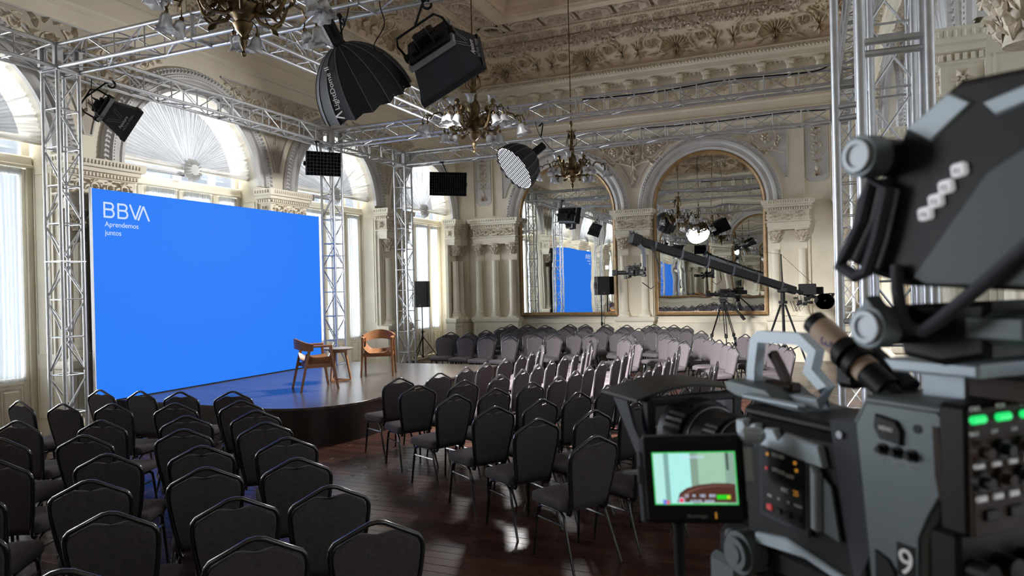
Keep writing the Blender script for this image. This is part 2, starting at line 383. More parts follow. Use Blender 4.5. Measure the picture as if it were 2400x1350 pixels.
def capital_mesh():
    m = M(); m.lathe([(.085, 0), (.085, .12), (.10, .22), (.135, .27)], 16); m.box((0, 0, .30), (.30, .30, .045), b=.01)
    for lvl, (z, n, r, L) in enumerate(((.01, 8, .095, .12), (.10, 8, .10, .12))):
        for k in range(n):
            A = 2*PI*(k+.5*lvl)/n; T = RZ(A) @ TR(r-.012, 0, z) @ RZ(-PI/2) @ RX(-.28)
            leaf(m, 0, 0, PI/2, L, .034, .012, T)
            m.tube([T @ V(p) for p in ((0, .008, L*.55), (0, .016, L*.85), (0, .034, L*.98), (0, .046, L*.86))], [.016, .018, .015, .008], 5)
            for sx in (-1, 1): leaf(m, sx*.012, L*.2, PI/2-sx*.55, L*.5, .012, .012, T)
    for sx in (-1, 1):
        for sy in (-1, 1):
            m.tube([(sx*.07, sy*.07, .17), (sx*.10, sy*.10, .25), (sx*.135, sy*.135, .27), (sx*.14, sy*.14, .24), (sx*.12, sy*.12, .235)], .016, 5)
    for A in range(4): m.ball((.14*cos(A*PI/2), .14*sin(A*PI/2), .295), .022, 6)
    return m
ME_SHAFT = shaft_mesh().mesh('column_shaft', cream, 50); ME_CAP = capital_mesh().mesh('capital', reliefm, 50)
_cache = {}
def cached(key, fn):
    if key not in _cache: _cache[key] = fn()
    return _cache[key]
def pier(wall, u, half, cols, name='pier'):
    """one projecting pier: pedestal, engaged columns, entablature with frieze; a part of the wall"""
    W = half
    def body():
        m = M(); sweep_block(m, -W, W, .30, PED)
        m.box((0, .04, 2.18), (2*W-.06, .08, 2.2))
        for c in (cols if len(cols) > 1 else ()): m.box((c, .075, 2.2), (.24, .07, 2.14))
        k = len(cols)
        for i in range(k-1):
            a, b = cols[i]+.2, cols[i+1]-.2
            if b-a > .25: m.tube([(a, .083, 1.3), (b, .083, 1.3), (b, .083, 3.05), (a, .083, 3.05)], .008, 4, True)
        a, b = -W+.1, W-.1
        m.tube([(a, .303, .34), (b, .303, .34), (b, .303, .88), (a, .303, .88)], .012, 4, True)
        return m.mesh('pier', cream, 30)
    p = inst(cached(('pier', W, tuple(cols)), body), name, wall, TR(u, 0, 0))
    def ent(): m = M(); sweep_block(m, -W+.04, W-.04, .30, ENT); return m.mesh('entablature', cream, 30)
    inst(cached(('ent', W), ent), 'entablature', p)
    def dent():
        m = M(); L = 2*W-.02; n = int(L/.055)
        for i in range(n):
            m.box((-L/2+.055*(i+.5), .355, 3.755), (.03, .05, .05)); m.box((-L/2+.055*(i+.5), .425, 3.925), (.028, .03, .06), b=.008)
            m.box((-L/2+.055*(i+.5), .325, 3.44), (.024, .03, .026))
        for s in (-1, 1):
            for i in range(6):
                m.box((s*(W+.0), .03+.055*i, 3.755), (.05, .03, .05)); m.box((s*(W+.08), .03+.062*i, 3.925), (.03, .028, .06), b=.008)
        return m.mesh('dentil_course', cream, 0)
    inst(cached(('dent', W), dent), 'dentil_course', p)['kind'] = 'stuff'
    def fri():
        m = M(); rinceau(m, 2*W-.16, .21, max(2, int((2*W-.16)/.24)), .012, TR(0, .303, 3.59), .035)
        for s in (-1, 1): rosette(m, 0, 0, .09, .03, 6, TR(s*(W-.04), .15, 3.59) @ RZ(-s*PI/2))
        return m.mesh('frieze_relief', reliefm, 0)
    inst(cached(('fri', W), fri), 'frieze_relief', p)
    for c in cols:
        inst(ME_SHAFT, 'column_shaft', p, TR(c, .19, 1.145)); inst(ME_CAP, 'capital', p, TR(c, .19, 2.945))
    return p
def archivolt(wall, u, zc, r, mt=None):
    def body():
        m = M(); pr = [(r-.005, -.02), (r-.005, .05), (r+.06, .07), (r+.08, .045), (r+.16, .045), (r+.18, .09), (r+.25, .11), (r+.27, .075), (r+.36, .075), (r+.385, .04), (r+.385, -.02)]
        N = 48; vs = []; fs = []; n = len(pr)
        for i in range(N+1):
            A = PI*i/N
            for (q, h) in pr: vs.append((q*cos(A), h, q*sin(A)))
        for i in range(N):
            for k in range(n-1): fs.append((i*n+k, i*n+k+1, (i+1)*n+k+1, (i+1)*n+k))
        m.add(vs, fs); return m.mesh('archivolt', stone, 35)
    a = inst(cached(('arch', r), body), 'archivolt', wall, TR(u, 0, zc))
    def beads():
        m = M()
        for i in range(74):
            A = PI*(i+.5)/74; T = TR((r+.315)*cos(A), .075, (r+.315)*sin(A)) @ RY(-A)
            leaf(m, -.03, -.03, .7, .075, .02, .028, T); m.ball((.035, .008, -.01), .014, 5, T=T)
        for i in range(110):
            A = PI*(i+.5)/110; m.ball(((r+.215)*cos(A), .105, (r+.215)*sin(A)), .012, 4)
        return m.mesh('leaf_moulding', stone, 0)
    inst(cached(('beads', r), beads), 'leaf_moulding', a)['kind'] = 'stuff'
    return a
def spandrel_poly(half, z0, rr=1.97, du=2.0, zt=5.93, tip=.06):
    """triangle between two neighbouring arches: top edge, then down along each arch"""
    P = []; n = 14
    zs = lambda th: (du-rr*cos(th), z0+rr*sin(th))
    t1 = math.acos((du-tip)/rr) if du-tip < rr else .1; t0 = math.asin(min(.999, (zt-z0)/rr)); t0 = min(t0, math.acos((du-half)/rr))
    arc = [zs(t1+(t0-t1)*i/n) for i in range(n+1)]
    R_ = [(max(u, tip), z) for u, z in arc]
    top = R_[-1][0]
    return [(-u, z) for u, z in reversed(R_)] + R_ + ([(top, zt), (-top, zt)] if R_[-1][1] < zt-.02 else [])
def spandrel_part(wall, u, du, z0, side=0):
    key = ('sp', du, side)
    def body():
        poly = spandrel_poly(1.5 if du > 1.97 else 1.45, z0, 1.97, du)
        if side: poly = [(max(0, x*side)*side, z) for x, z in poly]; q = []; [q.append(p) for p in poly if p not in q]; poly = q
        m = M(); m.tube([(x, .012, z) for x, z in poly], .018, 4, True)
        g = M(); g.prism([(x, z) for x, z in poly], 0, .006, frame((0, 0, 0), (1, 0, 0), (0, 0, 1), (0, 1, 0)))
        r = M(); hi = max(z for _, z in poly)
        for s in ((-1, 1) if not side else (side,)):
            spiral(r, s*.50, hi-.34, .27, 1.5, PI/2+s*.6, s, .024, n=26); rosette(r, s*.50, hi-.34, .15, .06, 8)
            for k in range(11):
                A = 2*PI*k/11; leaf(r, s*.5+.27*cos(A), hi-.34+.27*sin(A), A+s*.8, .13, .035, .05, None, .3*s)
            spiral(r, s*.98, hi-.20, .14, 1.3, PI/2+s*.5, -s, .018, n=18); rosette(r, s*.98, hi-.2, .07, .04, 6)
            r.tube([(s*.05, .012, hi-.75), (s*.3, .015, hi-.66), (s*.62, .015, hi-.62), (s*.8, .015, hi-.42), (s*.84, .012, hi-.2), (s*1.1, .012, hi-.08), (s*1.35, .01, hi-.07)], [.02, .022, .022, .02, .018, .014, .006], 5)
            for (x, dz, A, L) in ((.25, .62, 1.2, .2), (.45, .66, -1.0, .16), (.74, .5, -.4, .18), (.8, .3, 2.4, .16), (1.05, .1, -.9, .16), (1.2, .08, -.5, .14), (.15, .2, 1.3, .2), (.2, .45, 2.0, .16), (.72, .1, .6, .14)):
                leaf(r, s*x, hi-dz, (A if s > 0 else PI-A), L, .045, .05, None, .25*s)
        if not side:
            palmette(r, 0, hi-.45, .34, .06, 9); palmette(r, 0, hi-.5, .26, .05, 7, None, -1); r.tube([(0, .015, hi-.5), (0, .012, z0+.75)], [.03, .01], 5)
            for k in range(4): leaf(r, 0, hi-.72-.14*k, -PI/2+(.5 if k % 2 else -.5), .18, .04, .04)
        return g.mesh('spandrel_panel', spandrel if side == 0 else stone, 0), m.mesh('panel_moulding', stone, 30), r.mesh('scroll_relief', reliefm, 0)
    a, b, c = cached(key, body)
    p = inst(a, 'spandrel_panel', wall, TR(u, 0, 0)); inst(b, 'panel_moulding', p); inst(c, 'scroll_relief', p)
def arch_face(m, u0, u1, z1, uc, r, zs, thick, base=0.0):
    """wall bay u0..u1 with an arched opening down to z = base"""
    N = 32; A = [(uc+r*cos(PI-PI*i/N), zs+r*sin(PI*i/N)) for i in range(N+1)]
    def q(a, b, c, d): m.add([(x, 0, z) for x, z in (a, b, c, d)], [(0, 1, 2, 3)])
    q((u0, 0), (uc-r, 0), (uc-r, zs), (u0, zs)); q((uc+r, 0), (u1, 0), (u1, zs), (uc+r, zs))
    q((u0, zs), (uc-r, zs), (uc-r, z1), (u0, z1)); q((uc+r, zs), (u1, zs), (u1, z1), (uc+r, z1))
    for i in range(N): q(A[i], A[i+1], (A[i+1][0], z1), (A[i][0], z1))
    if base > 0: q((uc-r, 0), (uc+r, 0), (uc+r, base), (uc-r, base))
    P = [(uc-r, base)]+A+[(uc+r, base)]
    for i in range(len(P)-1):
        (a, b), (c, d) = P[i], P[i+1]; m.add([(a, 0, b), (c, 0, d), (c, -thick, d), (a, -thick, b)], [(0, 1, 2, 3)])
ZTOP = 7.75
def upper_zone(wall, u0, u1):
    """string course, modillion frieze and main cornice of one wall"""
    m = M(); bar(m, u0, u1, [(0, 6.16), (.03, 6.18), (.03, 6.22), (.05, 6.25), (.05, 6.28), (0, 6.30)]); bar(m, u0, u1, [(0, 6.50), (.025, 6.52), (.025, 6.56), (0, 6.58)])
    m.obj('string_course', cream, wall, smooth=30)
    m = M(); bar(m, u0, u1, [(0, 7.40), (.05, 7.42), (.05, 7.45), (.42, 7.455), (.42, 7.57), (.46, 7.585), (.50, 7.59), (.52, 7.63), (.56, 7.72), (.56, 7.74), (0, 7.75)]); m.obj('cornice', cream, wall, smooth=30)
    def mod():
        k = M(); k.tube([(0, .03, -.02), (0, .10, -.10), (0, .12, -.24), (0, .06, -.36)], [.08, .085, .07, .05], 6); k.box((0, .17, .0), (.20, .34, .07), b=.015); k.box((0, .10, .05), (.24, .2, .04), b=.01)
        leaf(k, 0, -.36, PI/2, .26, .06, .16); k.ball((0, .13, -.09), .07, 6); k.ball((0, .08, -.30), .05, 6); return k.mesh('modillion', cream, 40)
    ME = cached('mod', mod)
    def fr():
        k = M(); rinceau(k, .40, .26, 2, .012, None, .04); k.tube([(-.23, .008, -.17), (.23, .008, -.17), (.23, .008, .17), (-.23, .008, .17)], .012, 4, True); return k.mesh('frieze_panel', reliefm, 0)
    MF = cached('modf', fr); n = int((u1-u0)/.64); st = (u1-u0)/n
    for i in range(n):
        inst(ME, 'modillion', wall, TR(u0+st*(i+.5), 0, 7.38)); inst(MF, 'frieze_panel', wall, TR(u0+st*(i+.5)+st/2, .0, 6.95) if i < n-1 else TR(u0+st*.03+.22, 0, 6.95))
    def beads():
        k = M(); L = u1-u0; q = int(L/.085)
        for i in range(q):
            x = u0+L*(i+.5)/q; leaf(k, x-.02, 0, .9, .12, .03, .04, TR(0, .535, 7.59)); leaf(k, x+.03, .11, -2.2, .10, .026, .04, TR(0, .535, 7.59))
        for i in range(int(L/.11)): k.box((u0+.11*(i+.5), .07, 7.425), (.06, .06, .05))
        return k
    beads().obj('leaf_and_dart_moulding', cream, wall, smooth=0)['kind'] = 'stuff'

# ================================================================ floor
fl = M(); fl.box(((XL+XR)/2, (YB+YF)/2, -.06), (XR-XL+2.4, YB-YF+1.2, .08))
floor = fl.obj('floor', mat('joint_dark', (.008, .005, .004), .8), smooth=0); tag(floor, kind='structure')
rest = M(); npl = 0; y = YF-.3; row = 0
def board(m, x0, x1, y0, y1):
    z = RND.uniform(-.0008, .0008); t = RND.uniform(-.0006, .0006)
    T = TR((x0+x1)/2, (y0+y1)/2, -.011+z) @ RX(t*8); m.box((0, 0, 0), (x1-x0-.003, y1-y0-.0035, .022), T, b=.0015)
while y < YB+.3:
    y1 = y+.118; x = XL-1.1-RND.uniform(0, 2)
    while x < XR+1.1:
        x1 = min(x+RND.uniform(2.2, 3.6), XR+1.2)
        if x1-max(x, XL-1.1) > .05:
            a = max(x, XL-1.1)
            near = 1.6 < y < 8.6 and (x+x1)/2 > -6.0 and (x+x1)/2 < .4
            if near and npl < 290: m = M(); board(m, a, x1, y, y1); m.obj('plank', boards, floor, smooth=0); npl += 1
            else: board(rest, a, x1, y, y1)
        x = x1
    y = y1
tag(rest.obj('far_planks', boards, floor, smooth=0), kind='stuff')

# ================================================================ long walls with window bays
ZS = 4.05; RW = 1.44
def long_wall(name, T, sgn, full):
    m = M(); lo, hi = -.95, 18.95
    us = sorted(sgn*y for y in BAYS)
    e0, e1 = sorted((sgn*YF, sgn*YB))
    for i, uc in enumerate(us):
        a = e0 if i == 0 else uc-2.0; b = e1 if i == len(us)-1 else uc+2.0
        arch_face(m, a, b, ZTOP, uc, RW, ZS, .62)
    wall = m.obj(name, cream, None, T, smooth=0); tag(wall, kind='structure')
    for uc in us: archivolt(wall, uc, ZS, RW)
    for k in range(4):
        u = sgn*(3.2+4*k); pier(wall, u, .56, (-.30, .30)); spandrel_part(wall, u, 2.0, ZS)
    for yy in (18.45, -.5): pier(wall, sgn*yy, .28, (0,))
    upper_zone(wall, e0, e1)
    return wall
wall_left = long_wall('wall_left', TR(XL, 0, 0) @ RZ(-PI/2), -1, True)
wall_right = long_wall('wall_right', TR(XR, 0, 0) @ RZ(PI/2), 1, False)

# windows: French doors with sheer curtains, transom light, pleated sunburst drape
def curtain_mesh(w, h, seed):
    r = random.Random(seed); ph = [r.uniform(0, 6) for _ in range(4)]
    def fn(u, v):
        x = (u-.5)*w*(1-.05*sin(PI*v)); A = u*w*2*PI
        d = .014*sin(A*17+ph[0]+.6*sin(v*3))+.008*sin(A*31+ph[1])+.006*sin(A*7+ph[2]+v)
        return (x, d*(.5+.5*min(1, (1-v)*6+.35)), h*v)
    m = M(); n = int(w*150); m.grid(n, 9, fn)
    k = M().grid(n, 3, lambda u, v: ((u-.5)*w, .02*sin(u*w*2*PI*26), h-.05+.10*v))
    m.add(k.v, k.f); return m.mesh('curtain', sheer, 60)
def drape_mesh():
    r = random.Random(5); NT = 260; amp = [r.uniform(.6, 1.2) for _ in range(70)]
    def fn(u, v):
        A = PI*u; q = .10+(RW-.10)*v; k = u*62; a = amp[int(k) % 70]
        d = (.024*(.35+.65*v))*a*sin(2*PI*k+.8*sin(v*5+a*9))+.05*sin(PI*v)*0
        s = .018*sin(2*PI*k*.5+a)*v
        return ((q)*cos(A+s*.25), d, q*sin(A))
    return M().grid(NT, 8, fn).mesh('sunburst_drape', drape, 60)
ME_DRAPE = drape_mesh(); ME_CUR = {}
rosette_m = mat('rosette_cloth', (.80, .80, .80), .8, bump=.3, bscale=30)
def window(n, T):
    w_ = root('window_%d' % n, T, kind='structure'); dn = -.45
    fr = M()
    for s in (-1, 1):
        fr.box((s*1.40, dn, 2.0), (.09, .10, 4.0), b=.01); fr.box((s*.80, dn, 1.95), (.09, .09, 3.9), b=.01)
    fr.box((0, dn, 1.95), (.05, .10, 3.9), b=.01); fr.box((0, dn, .05), (2.8, .12, .10), b=.01); fr.obj('door_frame', cream2, w_)
    tr = M(); tr.box((0, dn+.02, 3.93), (2.84, .14, .16), b=.02); tr.box((0, dn+.06, 3.86), (2.84, .10, .04), b=.01); tr.box((0, dn, 4.27), (2.8, .08, .07), b=.01)
    for u in (-1.36, -.78, 0, .78, 1.36): tr.box((u, dn, 4.11), (.12, .07, .28), b=.008)
    tr.obj('transom_frame', cream2, w_)
    g = M(); g.box((0, dn-.02, 4.11), (2.7, .006, .26)); g.obj('transom_pane', pane_glass, w_, smooth=0)
    for i, (a, b) in enumerate(((-1.355, -.845), (-.755, -.025), (.025, .755), (.845, 1.355))):
        wd = b-a; c = (a+b)/2; L = M()
        for s in (-1, 1): L.box((c+s*(wd/2-.045), dn, 1.97), (.09, .05, 3.72), b=.006)
        for z, h in ((.17, .13), (.84, .10), (3.78, .10)): L.box((c, dn, z), (wd-.17, .05, h), b=.006)
        L.box((c, dn, .50), (wd-.16, .03, .60)); L.box((c, dn+.02, .50), (wd-.30, .03, .42), b=.012)
        L.tube([(c-wd/2+.12, dn+.018, .26), (c+wd/2-.12, dn+.018, .26), (c+wd/2-.12, dn+.018, .74), (c-wd/2+.12, dn+.018, .74)], .011, 4, True)
        lf = L.obj('door_leaf', cream2, w_)
        gg = M(); gg.box((c, dn-.012, 2.31), (wd-.17, .006, 2.86)); gg.obj('pane', pane_glass, lf, smooth=0)
        if i in (1, 2):
            h = M(); h.tube([(c+(.32 if i == 1 else -.32), dn+.03, 1.12), (c+(.32 if i == 1 else -.32), dn+.075, 1.12), (c+(.23 if i == 1 else -.23), dn+.075, 1.12)], .009, 6); h.obj('door_handle', brass, lf)
        key = (round(wd-.13, 3), i % 2 if n % 2 else (i+1) % 2)
        if key not in ME_CUR: ME_CUR[key] = curtain_mesh(key[0], 2.94, len(ME_CUR)+3)
        inst(ME_CUR[key], 'curtain', w_, TR(c, dn+.055, .84))
    jb = M()
    for s in (-1, 1):
        jb.tube([(s*1.437, -.06, .3), (s*1.437, -.36, .3), (s*1.437, -.36, 1.0), (s*1.437, -.06, 1.0)], .012, 4, True); jb.tube([(s*1.437, -.06, 1.2), (s*1.437, -.36, 1.2), (s*1.437, -.36, 3.75), (s*1.437, -.06, 3.75)], .012, 4, True)
    jb.obj('jamb_panel_moulding', cream2, w_)
    inst(ME_DRAPE, 'sunburst_drape', w_, TR(0, -.16, 4.17))
    rs = M(); rs.ball((0, .03, 0), .17, 14, (1, .55, 1))
    for k in range(14): leaf(rs, .05*cos(k*PI/7), .05*sin(k*PI/7), k*PI/7, .16, .035, .10)
    rs.obj('gathered_rosette', rosette_m, w_, TR(0, -.14, 4.16))
    sp = M(); sp.tube([(RW*cos(PI*i/24), 0, RW*sin(PI*i/24)) for i in range(25)], .02, 5); sp.box((0, 0, 0), (2*RW, .02, .03)); sp.obj('drape_frame', cream2, w_, TR(0, -.20, 4.17))
    return w_
wn = 1
for y in BAYS: window(wn, TR(XL, 0, 0) @ RZ(-PI/2) @ TR(-y, 0, 0)); wn += 1
for y in BAYS: window(wn, TR(XR, 0, 0) @ RZ(PI/2) @ TR(y, 0, 0)); wn += 1

# ================================================================ end walls with arched mirrors
XM = (-6.325, -2.448); RM = 1.44
def end_wall(name, T, us):
    m = M(); u0, u1 = us[0]-3.75, us[-1]+3.85
    bnd = [u0, (us[0]+us[1])/2, u1]
    for i, uc in enumerate(us): arch_face(m, bnd[i], bnd[i+1], ZTOP, uc, RM, 4.0, .12, base=1.06)
    wall = m.obj(name, cream, None, T, smooth=0); tag(wall, kind='structure')
    bk = M(); bk.box(((u0+u1)/2, -.20, 3.9), (u1-u0, .12, 7.8)); bk.obj('wall_backing', cream, wall, smooth=0)
    for uc in us: archivolt(wall, uc, 4.0, RM)
    mid = (us[0]+us[1])/2; pier(wall, mid, .50, (-.28, .28)); spandrel_part(wall, mid, 1.94, 4.0)
    pier(wall, us[1]+2.12, .70, (-.52, .02, .55)); pier(wall, us[0]-1.94, .52, (-.30, .32))
    pier(wall, us[1]+3.28, .24, (0,)); pier(wall, us[0]-3.25, .24, (0,))
    spandrel_part(wall, us[0]-1.94, 1.94, 4.0, 1); spandrel_part(wall, us[1]+1.94, 1.94, 4.0, -1)
    for u in (us[0]-2.62, us[1]+2.55):
        m = M(); P = [(-.24, 4.52), (-.14, 4.42), (.14, 4.42), (.24, 4.52), (.24, 5.88), (.14, 5.98), (-.14, 5.98), (-.24, 5.88)]
        m.prism(P, 0, .006, frame((0, 0, 0), (1, 0, 0), (0, 0, 1), (0, 1, 0))); p = m.obj('arabesque_panel', stone, wall, TR(u, 0, 0), 0)
        k = M(); k.tube([(x, .012, z) for x, z in P], .016, 4, True); k.obj('panel_moulding', stone, p)
        k = M(); candelabra(k, 1.36, .46, TR(0, .006, 5.2)); k.obj('arabesque_relief', reliefm, p, smooth=0)
        k = M(); bar(k, -.31, -.29, [(0, 4.1), (.05, 4.1), (.05, 6.1), (0, 6.1)]); bar(k, .29, .31, [(0, 4.1), (.05, 4.1), (.05, 6.1), (0, 6.1)]); k.obj('panel_strip', cream, p)
    tb = M()
    for uc in us: tb.tube([(uc-1.7, .005, 5.98), (uc-1.7, .005, 6.10), (uc+1.7, .005, 6.10), (uc+1.7, .005, 5.98)], .012, 4, True)
    tb.obj('panel_outline', stone, wall)
    for uc in us: pn = M(); pn.tube([(uc-1.38, .012, .42), (uc+1.38, .012, .42), (uc+1.38, .012, .95), (uc-1.38, .012, .95)], .014, 4, True); pn.obj('dado_moulding', cream, wall)
    upper_zone(wall, u0, u1)
    return wall
uB = sorted(-x for x in XM)                      # back wall frame: local x runs to world -x
wall_back = end_wall('wall_back', TR(0, YB, 0) @ RZ(PI), uB)
XC = sum(XM)/2
wall_front = end_wall('wall_front', TR(2*XC, YF, 0), uB)
def mirror(T, label):
    g = root('arched_mirror', T, label, 'mirror', 'arched mirrors on the end walls')
    N = 40; r = RM-.08; P = [(-r, 1.22)]+[(r*cos(PI-PI*i/N), 4.0+r*sin(PI*i/N)) for i in range(N+1)]+[(r, 1.22)]
    m = M(); m.prism(P, -.02, .02, frame((0, 0, 0), (1, 0, 0), (0, 0, 1), (0, 1, 0))); m.obj('mirror_glass', mirror_m, g, smooth=0)
    R2 = RM-.012; q = M(); pr = [(0.0, -.03), (0, .045), (.03, .06), (.06, .045), (.075, .03), (.095, .025), (.095, -.03)]
    path = [(-R2, 1.15)]+[(R2*cos(PI-PI*i/N), 4.0+R2*sin(PI*i/N)) for i in range(N+1)]+[(R2, 1.15)]
    n = len(pr); vs = []; fs = []
    for i, (x, z) in enumerate(path):
        if i == 0: d = V((1, 1))
        elif i == len(path)-1: d = V((-1, 1))
        else: d = V((-x, -(z-4.0) if z > 4 else 0)).normalized()
        for (o, h) in pr: vs.append((x+d.x*o, h, z+d.y*o))
    k = len(path)
    for i in range(k):
        for j in range(n-1): fs.append((i*n+j, i*n+j+1, ((i+1) % k)*n+j+1, ((i+1) % k)*n+j))
    q.add(vs, fs); q.obj('gilt_frame', gold, g, smooth=30); return g
for i, x in enumerate(XM):
    mirror(TR(x, YB+.0, 0) @ RZ(PI), ('tall arched mirror in gilt frame on back wall, nearer the windows', 'tall arched mirror in gilt frame on back wall, behind the camera crane')[i])
for i, x in enumerate(uB): mirror(TR(2*XC+x, YF, 0), ('arched mirror on the wall behind the viewer, farther from windows', 'arched mirror on the wall behind the viewer, nearer the windows')[i] )

# fluted column standing before the right wall, close to the viewer
cg = root('fluted_column', TR(.835, 3.52, 0), 'cream fluted Corinthian column at the right edge, behind the studio viewfinder', 'column')
m = M(); sweep_block(m, -.20, .20, .20, PED, -.20); m.obj('pedestal', cream, cg, smooth=30)
inst(ME_SHAFT, 'column_shaft', cg, TR(0, 0, 1.145)); inst(ME_CAP, 'capital', cg, TR(0, 0, 2.945))
m = M(); sweep_block(m, -.18, .18, .18, ENT, -.18); m.obj('entablature_block', cream, cg, smooth=30)
# skirting
for nm, T, a, b in (('left', TR(XL, 0, 0) @ RZ(-PI/2), None, None),):
    sk = M()
    for k in range(4): sweep_block(sk, -(3.2+4*k)-.60, -(3.2+4*k)+.60, .34, [(.03, 0), (.03, .14), (.015, .17), (0, .18)])
    tag(sk.obj('baseboard_left', skirt, None, T), kind='structure')

# ================================================================ ceiling: cove, bands, coffers
def rect_sweep(m, prof):
    vs = []; fs = []
    for (o, z) in prof: vs += [(XL+o, YF+o, z), (XR-o, YF+o, z), (XR-o, YB-o, z), (XL+o, YB-o, z)]
    for i in range(len(prof)-1):
        for k in range(4): fs.append((i*4+k, i*4+(k+1) % 4, (i+1)*4+(k+1) % 4, (i+1)*4+k))
    m.add(vs, fs)
m = M(); cove = lambda t: (.46+1.02*(1-cos(t*PI/2)), 7.72+.62*sin(t*PI/2))
pr = [(.0, 7.74), (.46, 7.74)]+[cove(i/14) for i in range(15)]+[(1.50, 8.42), (1.54, 8.46), (1.58, 8.46), (1.60, 8.48), (1.84, 8.55), (1.86, 8.53), (1.92, 8.53), (1.94, 8.57), (2.0, 8.585), (2.02, 8.71),
    (2.62, 8.71), (2.64, 8.58), (2.70, 8.575), (2.72, 8.55), (2.95, 8.56), (2.97, 8.62), (3.02, 8.66), (3.04, 8.80), (3.10, 8.84), (3.12, 8.92), (3.6, 8.94)]
rect_sweep(m, pr); n = len(m.v); m.add([m.v[-4], m.v[-3], m.v[-2], m.v[-1]], [(0, 1, 2, 3)])
ceiling = m.obj('ceiling', ceilm, smooth=30); tag(ceiling, kind='structure')
rf = M(); rf.box(((XL+XR)/2, (YB+YF)/2, 9.2), (XR-XL+1.5, YB-YF+.6, .2)); rf.obj('roof_slab', ceilm, ceiling, smooth=0)
# side frames: (matrix, length) with local x along the wall, y toward the room, z up
SIDES = ((TR((XL+XR)/2, YB, 0) @ RZ(PI), XR-XL), (TR(XL, (YB+YF)/2, 0) @ RZ(-PI/2), YB-YF), (TR(XR, (YB+YF)/2, 0) @ RZ(PI/2), YB-YF), (TR((XL+XR)/2, YF, 0), XR-XL))
def coffer():
    k = M(); R8 = [(.36*cos(PI/8+PI/4*i)/cos(PI/8)*.98, .27*sin(PI/8+PI/4*i)/cos(PI/8)*.98) for i in range(8)]
    vs = []; fs = []; pr = [(1.0, 0), (1.0, -.03), (.93, -.04), (.88, -.01), (.84, .02), (.80, .07), (.72, .10)]
    for s, z in pr: vs += [(x*s, y*s, z) for x, y in R8]
    for i in range(len(pr)-1):
        for j in range(8): fs.append((i*8+j, i*8+(j+1) % 8, (i+1)*8+(j+1) % 8, (i+1)*8+j))
    fs.append(tuple((len(pr)-1)*8+j for j in range(8)))
    X, Y = .42, .30; Q = [(X, Y), (-X, Y), (-X, -Y), (X, -Y)]; o = len(vs); vs += [(x, y, 0) for x, y in Q]
    for i in range(4): fs.append((o+i, 1*0+(2*i) % 8, (2*i+1) % 8)); fs.append((o+i, (2*i+1) % 8, (2*i+2) % 8, o+(i+1) % 4))
    k.add(vs, fs); T = frame((0, 0, .10), (1, 0, 0), (0, 0, -1), (0, 1, 0))
    for i in range(8): leaf(k, 0, 0, PI/4*i, .20, .05, .07, T)
    for i in range(20): A = PI/10*i; leaf(k, .31*cos(A), .235*sin(A), A+1.2, .06, .022, .03, TR(0, 0, -.07) @ T)
    for x in (-1, 1):
        for y in (-1, 1): rosette(k, x*.36, y*.24, .06, .03, 6, TR(0, 0, -.10) @ T)
    k.ball((0, 0, .08), .06, 8, (1, 1, .6)); return k.mesh('coffer', ceil_relief, 0)
ME_COF = coffer()
def cove_motif():
    k = M()
    def Tm(u, t):
        o, z = cove(t); a = t*PI/2; d = V((0, 1.02*sin(a), .62*cos(a))).normalized()     # up along the curve
        return frame((u, o, z), (1, 0, 0), (0, d.z, -d.y), d)
    A = Tm(0, .34); palmette(k, 0, 0, .50, .09, 11, A); palmette(k, 0, -.05, .30, .08, 9, A, -1); rosette(k, 0, 0, .10, .10, 6, A)
    for s in (-1, 1):
        B = Tm(s*.60, .52); spiral(k, 0, 0, .27, 1.6, PI if s > 0 else 0, -s, .038, B, 26); rosette(k, 0, 0, .14, .08, 7, B)
        for i in range(12): q = 2*PI*i/12; leaf(k, .27*cos(q), .27*sin(q), q+s*.9, .14, .04, .06, B)
        C = Tm(s*.26, .2); leaf(k, 0, 0, PI/2-s*.9, .36, .06, .07, C, .2*s); leaf(k, 0, 0, -PI/2+s*1.2, .26, .05, .05, C); leaf(k, s*.2, .05, -s*.3+(0 if s > 0 else PI), .3, .05, .06, C, .3)
        E_ = Tm(s*.98, .36)
        for q, L in ((-PI/2, .34), (PI/2+s*.5, .4), (PI/2-s*.5, .36), (PI/2, .42), (-PI/2+.7, .24), (-PI/2-.7, .24)): leaf(k, 0, 0, q, L, .07, .07, E_)
        k.tube([E_ @ V((0, .02, .1)), Tm(s*.86, .72) @ V((0, .03, 0)), Tm(s*.72, .8) @ V((0, .03, 0))], .03, 5); k.tube([A @ V((s*.1, .02, -.05)), Tm(s*.3, .26) @ V((0, .03, 0)), Tm(s*.45, .3) @ V((0, .03, 0)), B @ V((-s*.27, .02, 0))], .03, 5)
    return k.mesh('cove_relief', mat('cove_plaster', (.58, .48, .33), .65, var=.2, scale=10, bump=.15, bscale=60), 0)
ME_COVE = cove_motif()
def wave_mesh():
    k = M(); T = frame((0, 1.72, 8.53), (1, 0, 0), (0, .2, -1), (0, 1, .2))
    rinceau(k, .76, .24, 2, .026, T, .07); return k.mesh('scroll_band', ceil_relief, 0)
ME_WAVE = wave_mesh()
